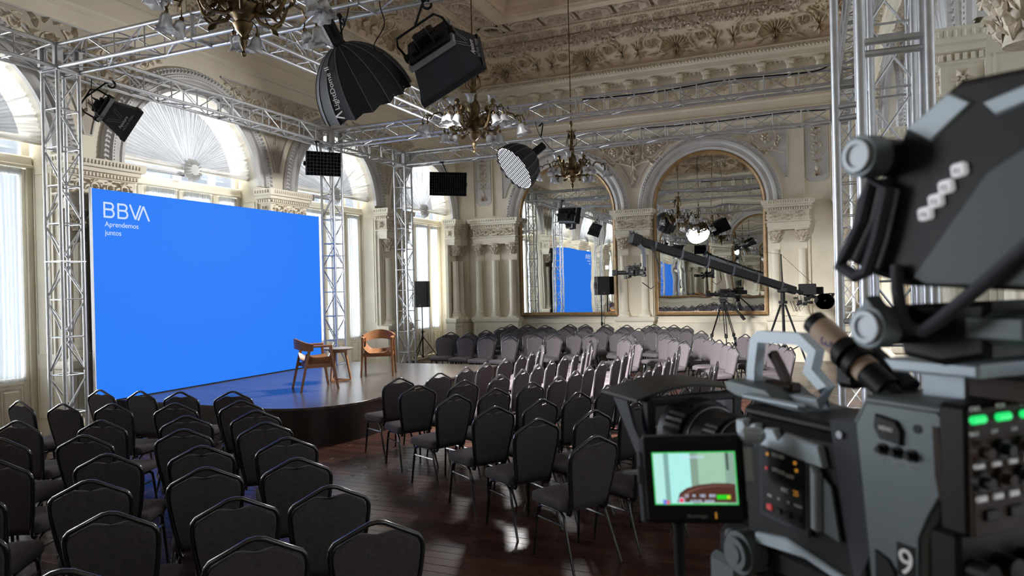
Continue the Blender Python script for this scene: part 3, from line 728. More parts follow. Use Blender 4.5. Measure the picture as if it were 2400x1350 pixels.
for T, L in SIDES:
    nL = int((L-4.64)/.84)+1
    for i in range(nL): inst(ME_COF, 'coffer', ceiling, T @ TR((i-(nL-1)/2)*((L-4.64)/(nL-1)), 2.32, 8.595))
    nC = int((L-1.6)/2.1)
    for i in range(nC): inst(ME_COVE, 'cove_relief', ceiling, T @ TR((i-(nC-1)/2)*((L-1.6)/nC), 0, 0))
    nW = int((L-3.3)/.78)
    for i in range(nW): inst(ME_WAVE, 'scroll_band', ceiling, T @ TR((i-(nW-1)/2)*((L-3.3)/nW), 0, 0))
    g = M(); q = L-2.9
    for i in range(int(q/.017)):
        x = -q/2+.017*i; a = RND.uniform(-2.4, .2); cy, cz = cos(a), sin(a)
        T2 = T @ TR(x, 1.44-.0+.125*cy, 8.37+.125*cz) @ frame((0, 0, 0), (1, 0, 0), (0, cy, cz), (0, -cz, cy)) @ RY(RND.uniform(0, 6.28)); leaf(g, 0, 0, 0, RND.uniform(.09, .15), .045, .05, T2)
    g.tube([T @ V((-q/2, 1.45, 8.38)), T @ V((q/2, 1.45, 8.38))], .13, 8)
    tag(g.obj('leaf_garland', ceil_relief, ceiling, smooth=0), kind='stuff')
    d = M(); q = L-3.9
    for i in range(int(q/.07)): d.box((-q/2+.07*i, 1.95, 8.56), (.04, .05, .05), T)
    q = L-6.1
    for i in range(int(q/.07)): d.box((-q/2+.07*i, 2.99, 8.66), (.04, .05, .07), T)
    tag(d.obj('dentil_band', ceilm, ceiling, smooth=0), kind='stuff')
    fb = M(); q = L-7.4
    for i in range(int(q/.5)): rinceau(fb, .46, .30, 2, .014, T @ frame((-q/2+.5*(i+.5), 3.36, 8.93), (1, 0, 0), (0, 0, -1), (0, 1, 0)), .05)
    tag(fb.obj('inner_border_relief', ceil_relief, ceiling, smooth=0), kind='stuff')
# ================================================================ stage, screen, armchairs, table
ZST = .50
def stage():
    g = root('stage', TR(0, 0, 0), 'low dark wood laminate stage with a rounded front corner, before the blue screen', 'stage')
    P = [(-9.45, 12.40), (-9.45, 7.18), (-6.75, 7.16)]
    cx, cy, r = -6.62, 8.16, 1.0
    P += [(cx+r*sin(a), cy-r*cos(a)) for a in [PI/2*i/16 for i in range(17)]]+[(-5.60, 12.40)]
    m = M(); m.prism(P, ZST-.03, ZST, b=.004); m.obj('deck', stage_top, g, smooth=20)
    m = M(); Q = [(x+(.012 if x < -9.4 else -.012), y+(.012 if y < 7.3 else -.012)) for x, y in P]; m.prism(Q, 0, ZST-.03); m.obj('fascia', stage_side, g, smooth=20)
stage()
def screen():
    x, y0, y1, z0, z1 = -9.235, 6.83, 11.76, ZST+.018, 3.52
    T = frame((x, y0, z0), (0, 1, 0), (0, 0, 1), (1, 0, 0))       # local x to the right seen from the hall, y up, z out
    W, H = y1-y0, z1-z0
    g = root('led_screen', T, 'large bright blue LED wall screen standing on the stage between truss towers', 'screen')
    m = M(); m.box((W/2, H/2, -.024), (W, H, .04)); m.obj('cabinet_back', black, g, smooth=0)
    for s, xx in ((0, -.012), (1, W+.012)): m = M(); m.box((xx, H/2, -.022), (.016, H+.02, .045)); m.obj('edge_trim', whitem, g, smooth=0)
    nx, ny = 10, 6
    pm = M(); pm.box((0, 0, -.002), (W/nx-.0004, H/ny-.0004, .006)); me = pm.mesh('display_panel', blue, 0)
    for i in range(nx):
        for j in range(ny): inst(me, 'display_panel', g, TR(W*(i+.5)/nx, H*(j+.5)/ny, 0))
    bs = M(); bs.box((W/2, -.009, -.03), (W, .016, .05)); bs.obj('base_rail', black, g, smooth=0)
    # the lettering: B B V A built stroke by stroke
    t = .027; zt = .0035
    lx, hh = .165, .225; ly = H-.175-hh
    def stroke(m, a, b, wd=t):
        a = V(a); b = V(b); d = (b-a).normalized(); n = V((-d.y, d.x))*(wd/2)
        m.prism([(a-n)[:2], (b-n)[:2], (b+n)[:2], (a+n)[:2]], .001, zt)
    def arc(m, cx, cy, r, a0, a1, n=12, wd=t):
        o = [(cx+(r+wd/2)*cos(a0+(a1-a0)*i/n), cy+(r+wd/2)*sin(a0+(a1-a0)*i/n)) for i in range(n+1)]
        q = [(cx+(r-wd/2)*cos(a0+(a1-a0)*i/n), cy+(r-wd/2)*sin(a0+(a1-a0)*i/n)) for i in range(n+1)]
        for i in range(n): m.prism([q[i], o[i], o[i+1], q[i+1]], .001, zt)
    def letterB(x):
        m = M(); h = hh; w_ = .175; r1 = (h*.46-t/2)/2; r2 = (h*.54-t/2)/2
        stroke(m, (x+t/2, ly), (x+t/2, ly+h)); ym = ly+t/2+2*r2
        for y in (ly+t/2, ym, ly+h-t/2): stroke(m, (x+t/2, y), (x+w_-r2-t/2, y))
        arc(m, x+w_-r2-t/2, ly+t/2+r2, r2, -PI/2, PI/2); arc(m, x+w_-r2-t/2, ym+(ly+h-t/2-ym)/2, (ly+h-t/2-ym)/2, -PI/2, PI/2); return m
    letterB(lx).obj('lettering', ledwhite, g, smooth=0); letterB(lx+.22).obj('lettering', ledwhite, g, smooth=0)
    m = M(); stroke(m, (lx+.425, ly+hh), (lx+.515, ly+.012)); stroke(m, (lx+.605, ly+hh), (lx+.515, ly+.012)); m.obj('lettering', ledwhite, g, smooth=0)
    m = M(); stroke(m, (lx+.56, ly), (lx+.655, ly+hh-.01)); stroke(m, (lx+.75, ly), (lx+.655, ly+hh-.01)); m.obj('lettering', ledwhite, g, smooth=0)
    text('Aprendemos', .105, g, TR(lx+.015, ly-.125, .002), ledwhite, ext=.001); text('juntos', .105, g, TR(lx+.015, ly-.245, .002), ledwhite, ext=.001)
screen()

def armchair(T, label):
    g = root('wooden_armchair', T, label, 'armchair', 'wooden armchairs on the stage')   # faces local +x
    for s in (-1, 1):
        m = M(); m.tube([(.27, s*.27, 0), (.20, s*.255, .42), (.17, s*.25, .655)], [.021, .026, .028], 4); m.obj('front_leg', oak, g)
        m = M(); m.tube([(-.29, s*.27, 0), (-.20, s*.255, .42), (-.14, s*.25, .655)], [.021, .026, .028], 4); m.obj('back_leg', oak, g)
        m = M(); m.box((.02, s*.25, .665), (.36, .05, .032), b=.008); m.obj('armrest', oak, g)
        m = M(); m.box((0, s*.235, .37), (.40, .024, .06), b=.004); m.obj('side_rail', oak, g)
    m = M()
    for x in (-.16, .17): m.box((x, 0, .365), (.026, .46, .055), b=.004)
    m.obj('seat_rail', oak, g)
    def seat(u, v):
        x = -.20+.43*u; y = (v-.5)*.47; k = abs(y/.235); return (x, y, .405+.11*max(0, k-.45)**2/.3+.05*max(0, .25-u)/.25-.02*sin(u*PI))
    m = M(); m.grid(10, 13, seat); b = M(); b.grid(10, 13, lambda u, v: tuple(a-(.018 if i == 2 else 0) for i, a in enumerate(seat(u, v))))
    n = len(m.v); m.v += b.v; m.f += [tuple(i+n for i in reversed(f)) for f in b.f]
    rim = [i for i in range(10)]+[10*j+9 for j in range(1, 13)]+[120+i for i in range(8, -1, -1)]+[10*j for j in range(11, 0, -1)]
    m.f += [(rim[i], rim[(i+1) % len(rim)], rim[(i+1) % len(rim)]+n, rim[i]+n) for i in range(len(rim))]; m.obj('seat', oak, g)
    m = M(); vs = []; fs = []; N = 22
    for i in range(N+1):
        A = -1.42+2.84*i/N; hgt = .16*(.55+.45*cos(A*.95)); zt_ = .70+.085*cos(A)**2
        for r_, z in ((.255, zt_-hgt), (.285, zt_-hgt+.005), (.292, zt_), (.262, zt_+.003)):
            vs.append((-.06-(r_+.005)*cos(A)*.86, r_*sin(A)/.985, z))
    for i in range(N):
        for k in range(4): fs.append((i*4+k, i*4+(k+1) % 4, (i+1)*4+(k+1) % 4, (i+1)*4+k))
    fs += [(3, 2, 1, 0), (N*4, N*4+1, N*4+2, N*4+3)]; m.add(vs, fs); m.obj('curved_backrest', oak, g)
    return g
armchair(TR(-7.09, 8.87, ZST+.001) @ RZ(.93), 'wooden armchair with curved back on stage, seen from behind, left of the table')
armchair(TR(-7.07, 10.57, ZST+.001) @ RZ(-1.1), 'wooden armchair on stage facing us, standing alone right of the table')
def side_table():
    g = root('side_table', TR(-7.27, 9.68, ZST), 'small round side table with dark top and wooden legs, between stage armchairs', 'table')
    m = M(); m.lathe([(.0, .525), (.22, .525), (.245, .535), (.25, .545), (.248, .552), (0, .552)], 40); m.obj('round_top', oakd, g)
    for k in range(3):
        A = 2*PI*k/3+.5; m = M(); m.tube([(.20*cos(A), .20*sin(A), .03), (.12*cos(A), .12*sin(A), .50)], [.018, .022], 4); m.obj('leg', oak, g)
        B = A+2*PI/3; m = M(); m.tube([(.20*cos(A), .20*sin(A), .02), (.20*cos(B), .20*sin(B), .02)], .017, 4); m.obj('foot_rail', oak, g)
    m = M(); m.lathe([(.14, .48), (.15, .50), (.15, .525), (0, .525)], 20); m.obj('top_support', oak, g)
side_table()

# ================================================================ truss
RT, RB, ST = .025, .010, .29
def truss(p0, p1, label, fine=False, name='truss', group='aluminium lighting trusses', seg=.5, spin=0.0, plates=True, side=ST, rt=RT):
    """square lattice truss, local z from p0 to p1"""
    p0 = V(p0); p1 = V(p1); L = (p1-p0).length; d = (p1-p0)/L
    if abs(d.z) > .9: T = TR(*p0) @ RZ(spin)
    else: x = V((0, 0, 1)).cross(d).normalized(); T = frame(p0, x, d.cross(x), d)
    g = root(name, T, label, 'truss', group); h = side/2
    C = [(-h, -h), (h, -h), (h, h), (-h, h)]
    me = cached(('chord', round(L, 3), rt), lambda: M().cyl((0, 0, 0), (0, 0, L), rt, n=10).mesh('chord', alu))
    for c in C: inst(me, 'chord', g, TR(c[0], c[1], 0))
    n = max(1, round(L/seg)); q = L/n
    rung = cached(('rung', side), lambda: M().cyl((0, 0, 0), (side, 0, 0), RB, n=6).mesh('rung', alu))
    diag = cached(('diag', round(q, 3), side), lambda: M().cyl((.0, 0, .03), (side, 0, q-.03), RB, n=6).mesh('diagonal', alu))
    acc = M()
    for f in range(4):
        a = V((*C[f], 0)); F = TR(*a) @ RZ(PI/2*f)
        for i in range(n+1):
            if 0 < i < n: 
                if fine: inst(rung, 'rung', g, F @ TR(0, 0, q*i))
                else: acc.cyl((0, 0, q*i), (side, 0, q*i), RB, n=5, T=F)
            if i < n:
                e = (i+f) % 2; Ti = F @ TR(0, 0, q*i) @ (frame((side, 0, 0), (-1, 0, 0), (0, 1, 0), (0, 0, 1)) if e else Matrix())
                if fine: inst(diag, 'diagonal', g, Ti)
                else: acc.cyl((0, 0, .03), (side, 0, q-.03), RB, n=5, T=Ti)
    if not fine: tag(acc.obj('lattice', alu, g), kind='stuff')
    if plates:
        def pl():
            k = M()
            for a, b in ((0, 1), (1, 2), (2, 3), (3, 0)):
                A = V((*C[a], 0)); B = V((*C[b], 0)); k.box(((A+B)/2)[:], (side+.05 if A.y == B.y else .05, side+.05 if A.x == B.x else .05, .014))
            return k.mesh('end_frame', alu, 0)
        me = cached(('plate', side), pl); nn = max(1, round(L/2.5))
        for i in range(nn+1): inst(me, 'end_frame', g, TR(0, 0, min(max(L*i/nn, .008), L-.008)))
    return g
XT, XTR = -9.025, .57; TY = (6.275, 11.945, 14.71); ZB = 4.945+.02; ZTt = ZB+ST
def corner(x, y, z, label):
    g = root('corner_block', TR(x, y, z), label, 'truss corner', 'truss corner blocks'); m = M(); h = ST/2
    for sx in (-1, 1):
        for sy in (-1, 1): m.box((sx*h, sy*h, h), (.055, .055, ST+.05), b=.008)
    m.obj('corner_posts', alu, g)
    m = M()
    for k in range(4):
        for z_ in (0.0, ST): m.box((0, -h, z_), (ST+.06, .05, .03), RZ(PI/2*k), b=.005)
    tag(m.obj('corner_rails', alu, g), kind='stuff')
    m = M()
    for k in range(4):
        m.box((-h+.05, -h-.005, h), (.05, .012, ST-.04), RZ(PI/2*k)); m.box((h-.05, -h-.005, h), (.05, .012, ST-.04), RZ(PI/2*k))
        for s in (-1, 1):
            for zz in (.07, ST-.07): m.cyl((s*(h-.05), -h-.016, zz), (s*(h-.05), -h-.004, zz), .009, n=6, T=RZ(PI/2*k))
    m.obj('bolt_plates', alu, g)
for x, y, zb, l in ((XT, TY[0], 0, 'aluminium truss tower left of the blue screen, by the first curtains'), (XT, TY[1], ZST, 'aluminium truss tower at the right edge of the blue screen'),
                 (XT, TY[2], 0, 'aluminium truss tower beside the black speaker near the corner windows'), (XTR, TY[2], 0, 'farthest aluminium truss tower at right, near the back wall'), (XTR, TY[1], 0, 'middle aluminium truss tower at right, before the farthest one'), (XTR+.03, TY[0], 0, 'aluminium truss tower at right by the pier, above the studio camera')):
    truss((x, y, zb), (x, y, ZB-.03), l, fine=True, name='truss_tower')
    corner(x, y, ZB, 'bolted corner block on the '+l.replace('aluminium truss ', '').split(',')[0]+(' near the mirrors' if y > 14 and x > 0 else ''))
hz = ZB+ST/2; o_ = ST/2+.03
for y, l, fine in ((TY[0], 'horizontal truss beam nearest the viewer, carrying the two big black softboxes', True), (TY[1], 'horizontal truss beam across the hall carrying the lit round softbox', False), (TY[2], 'farthest horizontal truss beam, before the mirrors', False)):
    truss((XT+o_, y, hz), (XTR-o_, y, hz), l, fine, name='truss_beam')
for a, b, l, fine in ((-.6, TY[0], 'truss beam along the window wall, leaving the frame at far left', False), (TY[0], TY[1], 'truss beam along the window wall above the blue screen', True), (TY[1], TY[2], 'truss beam along the window wall between the two far towers', False)):
    truss((XT, a+o_, hz), (XT, b-o_, hz), l, fine, name='truss_beam')
truss((-6.0, TY[0]+o_, hz), (-6.0, TY[1]-o_, hz), 'truss beam crossing above the stage behind the brass chandelier', False, name='truss_beam')
for a, b, l in ((TY[0], TY[1], 'truss beam along the right wall joining the towers'), (TY[1], TY[2], 'short truss beam between the far right towers')):
    truss((XTR, a+o_, hz), (XTR, b-o_, hz), l, False, name='truss_beam')
# heavy mast at the right, close to the viewer
g = root('lifting_mast', TR(.455, 4.62, 0) @ RZ(.06), 'thick aluminium mast with paired rungs at right, close behind the viewfinder', 'truss', 'aluminium lighting trusses')
for x, y, r in ((-.175, -.05, .027), (.175, -.05, .027), (-.17, .09, .022), (.165, .09, .022), (-.30, .04, .024)):
    M().cyl((x, y, 0), (x, y, 5.6), r, n=12).obj('mast_tube', alu, g)
for z in (1.0, 1.08, 2.2, 2.28, 3.31, 3.38, 4.4, 4.48):
    m = M(); m.cyl((-.17, .02, z), (.17, .02, z), .021, n=8); m.obj('rung', alu, g)
for z in (.5, 1.75, 2.95, 3.02, 4.1): m = M(); m.cyl((-.30, .04, z), (-.17, 0, z), .018, n=8); m.obj('rung', alu, g)
m = M(); m.box((-.05, .02, .01), (.9, .6, .02)); m.obj('base_plate', alu, g)

# ================================================================ chandeliers
def chandelier(T, label):
    g = root('chandelier', T, label, 'chandelier', 'brass chandeliers with glass tulip shades')   # origin at the finial tip
    m = M(); m.lathe([(0, 0), (.018, .01), (.022, .03), (.008, .05), (.012, .06), (.03, .10), (.034, .13), (.015, .16), (.02, .17), (.055, .20), (.085, .26), (.06, .28)], 18); m.obj('finial', brass, g)
    m = M(); m.lathe([(.06, .28), (.07, .30), (.13, .36), (.15, .40), (.12, .42), (.07, .44), (.06, .50), (.085, .54), (.10, .62), (.07, .70), (.045, .73), (.06, .76), (.05, .82), (.035, .86), (.03, 1.10), (.045, 1.13), (.02, 1.17)], 22, None, lambda r, z, A: r*(1+.05*cos(A*12) if .3 < z < .42 else 1)); m.obj('stem', brass, g)
    m = M()
    for k in range(6):
        T2 = RZ(2*PI*k/6); m.tube([(.05, 0, .86), (.11, 0, .90), (.10, 0, 1.0), (.055, 0, 1.08), (.06, 0, 1.16), (.085, 0, 1.18), (.08, 0, 1.14)], .008, 5, T=T2); leaf(m, .07, 1.0, 1.6, .12, .02, .02, T2)
    m.obj('crown_basket', brass, g)
    m = M(); m.cyl((0, 0, 1.15), (0, 0, 4.85), .011, n=8); m.lathe([(.0, 1.22), (.03, 1.26), (.035, 1.31), (.012, 1.38)], 10); m.ball((0, 0, 3.0), .03, 8); m.lathe([(.012, 4.7), (.10, 4.78), (.12, 4.86)], 14); m.obj('hanging_rod', brass, g)
    sh = cached('shade', lambda: M().lathe([(.018, 0), (.03, -.006), (.048, -.03), (.052, -.07), (.06, -.10), (.085, -.125), (.083, -.127), (.056, -.102), (.046, -.07)], 24, None, lambda r, z, A: r*(1+(.16*sin(A*6) if z < -.115 else .05*sin(A*6) if z < -.09 else 0))).mesh('glass_shade', shade_m, 60))
    bulb = cached('bulb', lambda: M().ball((0, 0, -.06), .026, 10, (1, 1, 1.5)).mesh('bulb', pane_glass, 60))
    def arm_me():
        k = M(); k.tube([(.06, 0, .40), (.16, 0, .31), (.28, 0, .30), (.38, 0, .38), (.43, 0, .50), (.50, 0, .55), (.58, 0, .53), (.62, 0, .46)], [.018, .018, .017, .016, .014, .012, .011, .010], 6)
        sp = [(.30+.11*(1-t*.85)*cos(2.2+t*9), 0, .38+.11*(1-t*.85)*sin(2.2+t*9)) for t in [i/20 for i in range(21)]]; k.tube(sp, [.014*(1-.5*i/20) for i in range(21)], 5)
        sp = [(.20+.09*(1-t*.85)*cos(-.9-t*9), 0, .47+.09*(1-t*.85)*sin(-.9-t*9)) for t in [i/20 for i in range(21)]]; k.tube(sp, [.012*(1-.5*i/20) for i in range(21)], 5)
        for (x, z, a, L) in ((.14, .34, .9, .10), (.26, .29, -.6, .09), (.40, .44, 2.0, .11), (.44, .52, .6, .09), (.5, .56, 1.5, .08), (.33, .50, 1.1, .09)): leaf(k, x, z, a, L, .022, .03); leaf(k, x, z, a, L, .022, -.03)
        for s in (-1, 0, 1): k.tube([(.60, 0, .50), (.64, s*.05, .51), (.67, s*.10, .47), (.67, s*.105, .42)] if s else [(.60, 0, .5), (.70, 0, .52), (.74, 0, .46), (.74, 0, .42)], .007, 5); 
        for x, y in ((.67, -.105), (.67, .105), (.74, 0)): k.lathe([(.0, .42), (.02, .415), (.022, .385), (.015, .375)], 8, TR(x, y, 0))
        return k.mesh('arm', brass, 40)
    ma = cached('chand_arm', arm_me)
    for k in range(6):
        a = inst(ma, 'arm', g, RZ(2*PI*k/6+.2))
        for x, y, tl in ((.67, -.105, .25), (.67, .105, -.25), (.74, 0, 0)):
            s = inst(sh, 'glass_shade', a, TR(x, y, .385) @ RY(-.28) @ RX(tl)); 
    def up_me():
        k = M(); k.tube([(.04, 0, .66), (.12, 0, .60), (.22, 0, .60), (.29, 0, .66), (.31, 0, .74)], [.013, .012, .011, .010, .009], 6)
        sp = [(.17+.06*(1-t*.85)*cos(1.2+t*8), 0, .66+.06*(1-t*.85)*sin(1.2+t*8)) for t in [i/14 for i in range(15)]]; k.tube(sp, .007, 5)
        leaf(k, .2, .60, -.5, .09, .02, .03); leaf(k, .29, .66, .6, .07, .02, .03); k.lathe([(.012, .73), (.026, .75), (.022, .78), (.0, .78)], 8, TR(.31, 0, 0)); k.v = [(x, y, z-.17) for x, y, z in k.v]; return k.mesh('upper_arm', brass, 40)
    mu = cached('chand_up', up_me)
    for k in range(6):
        a = inst(mu, 'upper_arm', g, RZ(2*PI*k/6+.55)); inst(sh, 'glass_shade', a, TR(.312, 0, .605) @ RY(PI+.25))
    return g
SCL = Matrix.Diagonal((.93, .93, 1, 1))
ch = chandelier(TR(-4.15, 4.4, 3.89) @ SCL, 'nearest brass chandelier with glass shades, cut by the top edge at left')
copy_tree(ch, TR(-4.17, 8.65, 3.82) @ RZ(.3) @ SCL, label='middle brass chandelier with glass shades, right of the square black softbox')
copy_tree(ch, TR(-4.2, 13.0, 3.80) @ RZ(.1) @ SCL, label='far brass chandelier with glass shades, before the left mirror arch')
copy_tree(ch, TR(-4.2, .15, 3.84) @ RZ(.6) @ SCL, label='brass chandelier behind the viewer, seen only in the mirrors')

# ================================================================ film lamps
def yoke_clamp(g, top, bot, wd=0.0):
    """hook clamp on a chord, spigot down to the yoke"""
    m = M(); t = V(top); m.tube([t+V((.045*cos(a), 0, .045*sin(a))) for a in [-.9+4.6*i/10 for i in range(11)]], .014, 6); m.box((t-V((0, 0, .065)))[:], (.05, .05, .05), b=.01); m.obj('hook_clamp', black, g)
    m = M(); m.cyl(t-V((0, 0, .06)), V(bot), .012, n=8); m.obj('spigot', black, g)
def cable(name, pts, r, label, cat='cable', group=None):
    P = []; n = len(pts)
    for i in range(n-1):
        p0 = V(pts[max(i-1, 0)]); p1 = V(pts[i]); p2 = V(pts[i+1]); p3 = V(pts[min(i+2, n-1)])
        for k in range(8):
            t = k/8; P.append(.5*((2*p1)+(p2-p0)*t+(2*p0-5*p1+4*p2-p3)*t*t+(3*p1-p0-3*p2+p3)*t**3))
    P.append(V(pts[-1])); m = M(); m.tube(P, r, 5); o = m.obj(name, black); tag(o, label, cat, group); return o
def round_dome(T, R_, dep, label, lit, top, logo):
    """umbrella softbox: local z from the lamp (0) to the open mouth (dep)"""
    g = root('round_softbox', T, label, 'softbox', 'round black softboxes hung on the truss'); n = 16
    def pro(t): return .075+(R_-.075)*sin(t*PI/2)**.85
    m = M(); K = 12; vs = []; fs = []
    for i in range(K+1):
        t = i/K; z = dep*(1-cos(t*PI/2))*.35+dep*.65*t**1.2; r = pro(t)
        for k in range(n*2):
            A = PI*k/n; q = r*(1 if k % 2 == 0 else (cos(PI/n)-.035*t)); zz = z-(0 if k % 2 == 0 else .05*R_*t**3); vs.append((q*cos(A), q*sin(A), zz))
    for i in range(K):
        for k in range(n*2): fs.append((i*2*n+k, i*2*n+(k+1) % (2*n), (i+1)*2*n+(k+1) % (2*n), (i+1)*2*n+k))
    m.add(vs, fs); m.obj('dome_cloth', blackf, g, smooth=20)
    prof = lambda i, A, e: ((pro(i/K)+e)*cos(A), (pro(i/K)+e)*sin(A), dep*(1-cos(i/K*PI/2))*.35+dep*.65*(i/K)**1.2)
    for k in range(n): A = 2*PI*k/n; m = M(); m.tube([prof(i, A, .004) for i in range(K+1)], .0045, 4); m.obj('rib', ribm, g)
    inner = M(); inner.lathe([(.05, .05), (R_*.55, dep*.35), (R_*.93, dep*.86)], 32); inner.obj('inner_lining', lampw if lit else silver, g)
    if lit:
        d = M(); d.lathe([(0, dep*.93), (R_*.95, dep*.93)], 48); d.obj('diffuser', lampd if logo is None else lampw, g)
    gr = M(); s = R_*.92; q = .062
    for i in range(-int(s/q), int(s/q)+1):
        h = math.sqrt(max(0, s*s-(i*q)**2))
        if h > .03: gr.box((i*q, 0, dep*.95), (.010, 2*h, .014)); gr.box((0, i*q, dep*.95), (2*h, .010, .014))
    gr.obj('honeycomb_grid', greyblk, g, smooth=0)
    b = M(); b.box((0, 0, -.15), (.12, .14, .30), b=.02); b.cyl((0, 0, -.02), (0, 0, .03), .085, n=20); b.obj('lamp_head', black, g)
    y = M(); y.tube([(-.09, 0, -.08), (-.09, 0, -.24), (-.05, 0, -.30), (.05, 0, -.30), (.09, 0, -.24), (.09, 0, -.08)], .010, 5); y.obj('yoke', black, g)
    iT = T.inverted(); yoke_clamp(g, iT @ V(top), iT @ V(top) + (iT.to_3x3() @ V((0, 0, -.22))))
    if logo: logo(g)
    return g
def dome_logo(R_, dep, ang, mirrored=1):
    def fn(g):
        z0 = dep*.60; r = R_*.90+.012; p = V((r*cos(ang), r*sin(ang), z0)); out = V((cos(ang), sin(ang), -.45)).normalized(); along = V((cos(ang)*.42, sin(ang)*.42, 1)); along = (along-out*along.dot(out)).normalized()
        xx = -along; yy = out.cross(xx); text('LightDome II', .085, g, frame(p+out*.01+along*.12, xx, yy, out), whitem)
        m = M(); F = frame(p+out*.01+along*.16, xx, yy, out); m.prism([(-.07, -.03), (-.055, -.03), (-.02, .05), (.005, -.02), (.02, -.02), (-.012, .075), (-.028, .075)], 0, .002, F); m.obj('logo', whitem, g, smooth=0)
    return fn
# big unlit dome, hung on the nearest beam
Tb = aim((-4.60, 6.26, 4.62), (.15, .58, -.80), .35)
round_dome(Tb, .53, .68, 'big round softbox seen from behind with ribs, hanging from the nearest truss', True, (-4.66, 6.42, ZB-.03), dome_logo(.53, .68, 4.1))
# lit dome on the middle beam
dl = V((-.55, -.62, -.62)).normalized(); Tl = aim(V((-4.88, 11.88, 4.18))-dl*.40, dl, .2)
round_dome(Tl, .45, .50, 'lit round softbox with glowing white grid, hanging from the middle truss', True, (-4.48, 12.09, ZB-.03), None)
def lamp_light(c, d, e, size=.8, spread=2.4):
    sl = D.lights.new('softbox_light', 'AREA'); sl.shape = 'DISK'; sl.size = size; sl.energy = e; sl.color = (1, .985, .97); sl.spread = spread
    so = D.objects.new('softbox_light', sl); COL.objects.link(so); so.matrix_world = aim(c, -V(d))
lamp_light(V((-4.88, 11.88, 4.18))+dl*.16, dl, 260)
lamp_light(Tb @ V((0, 0, .76)), Tb.to_3x3() @ V((0, .30, 1)), 620, .9, 1.3)

def panel_softbox(T, w0, h0, w1, h1, dep, label, top, grid=True, words=None, back=True, eggs=(9, 6)):
    """rectangular LED panel with a flared cloth box: local z toward the mouth"""
    g = root('square_softbox', T, label, 'softbox', 'square black softboxes hung on the truss')
    m = M(); P0 = [(-w0/2, -h0/2), (w0/2, -h0/2), (w0/2, h0/2), (-w0/2, h0/2)]; P1 = [(-w1/2, -h1/2), (w1/2, -h1/2), (w1/2, h1/2), (-w1/2, h1/2)]
    for i in range(4):
        j = (i+1) % 4; s = M(); a, b, c, d = V((*P0[i], 0)), V((*P0[j], 0)), V((*P1[j], dep)), V((*P1[i], dep)); n = (b-a).cross(d-a).normalized()*.006
        s.add([a, b, c, d, a-n, b-n, c-n, d-n], [(0, 1, 2, 3), (7, 6, 5, 4), (0, 4, 5, 1), (1, 5, 6, 2), (2, 6, 7, 3), (3, 7, 4, 0)]); s.obj('cloth_flap', blackf if i % 2 else greyblk, g, smooth=0)
    b = M(); b.box((0, 0, -.05), (w0, h0, .10), b=.015); b.obj('led_panel', black, g); b = M(); b.tube([(-w0/2-.012, -h0/2-.012, -.03), (w0/2+.012, -h0/2-.012, -.03), (w0/2+.012, h0/2+.012, -.03), (-w0/2-.012, h0/2+.012, -.03)], .034, 4, True); b.obj('panel_frame', silver, g, smooth=0)
    b = M(); b.box((0, 0, .012), (w0*.92, h0*.9, .01)); b.obj('diffuser', greyblk, g, smooth=0)
    if grid:
        q = M(); 
        for i in range(eggs[0]+1): x = (i/eggs[0]-.5)*w1*.98; q.box((x, 0, dep-.03), (.006, h1*.98, .06))
        for i in range(eggs[1]+1): y = (i/eggs[1]-.5)*h1*.98; q.box((0, y, dep-.03), (w1*.98, .006, .06))
        q.obj('egg_crate_grid', blackf, g, smooth=0)
    if back:
        k = M(); k.box((0, -h0*.1, -.14), (w0*.45, h0*.4, .09), b=.01); k.box((w0*.28, h0*.2, -.13), (w0*.2, h0*.2, .06), b=.01); k.box((-w0*.3, h0*.15, -.125), (w0*.15, h0*.4, .05), b=.01)
        for s in (-1, 1): k.tube([(s*w0*.18, h0*.3, -.1), (s*w0*.16, h0*.1, -.24), (s*w0*.15, -h0*.2, -.20), (s*w0*.17, -h0*.3, -.1)], .008, 5)
        k.obj('ballast_boxes', black, g)
    y = M(); y.tube([(-w0/2-.03, 0, -.05), (-w0/2-.03, 0, -.22), (-w0/2+.02, 0, -.30), (w0/2-.02, 0, -.30), (w0/2+.03, 0, -.22), (w0/2+.03, 0, -.05)], .013, 5); y.obj('yoke', black, g)
    for s in (-1, 1): k = M(); k.cyl((s*(w0/2), 0, -.05), (s*(w0/2+.055), 0, -.05), .045, n=14); k.obj('yoke_knob', black, g)
    iT = T.inverted(); e = iT @ V((0, 0, 0)); t_ = iT @ V(top); yoke_clamp(g, t_, V((0, 0, -.30)))
    if words:
        side, ang = words; P = [P0, P1]; i = side; j = (i+1) % 4
        a, b_, c, d = V((*P0[i], 0)), V((*P0[j], 0)), V((*P1[j], dep)), V((*P1[i], dep)); u = ((b_-a)).normalized(); v = ((d+c)/2-(a+b_)/2).normalized(); n = u.cross(v).normalized()
        ctr = (a+b_+c+d)/4
        if n.dot(ctr-V((0, 0, dep/2))) < 0: n = -n
        yy = -v; xx = yy.cross(n)
        s_ = min(w1, h1)
        F = frame(ctr+n*.012+v*.05, xx, yy, n)
        text('Aputure', s_*.13, g, F @ TR(-s_*.26, -s_*.02, 0), whitem); text('NOVA P300c', s_*.105, g, F @ TR(-s_*.26, -s_*.14, 0), mat('dim_print', (.35, .35, .38), .6) if 'dim_print' not in D.materials else D.materials['dim_print'])
        m = M(); 
        for p, q_ in (((-.02, .10), (-.20, .42)), ((-.20, .42), (-.27, .42)), ((-.27, .42), (-.07, .06)), ((.02, .14), (.12, .42)), ((.12, .42), (.19, .42)), ((.19, .42), (.08, .10))): m.tube([(p[0]*s_, p[1]*s_, 0), (q_[0]*s_, q_[1]*s_, 0)], .0022, 4, T=F)
        m.obj('logo_outline', D.materials['dim_print'], g)
    return g
def softbox_T(c, d, upx): return aim(c, d, upx)
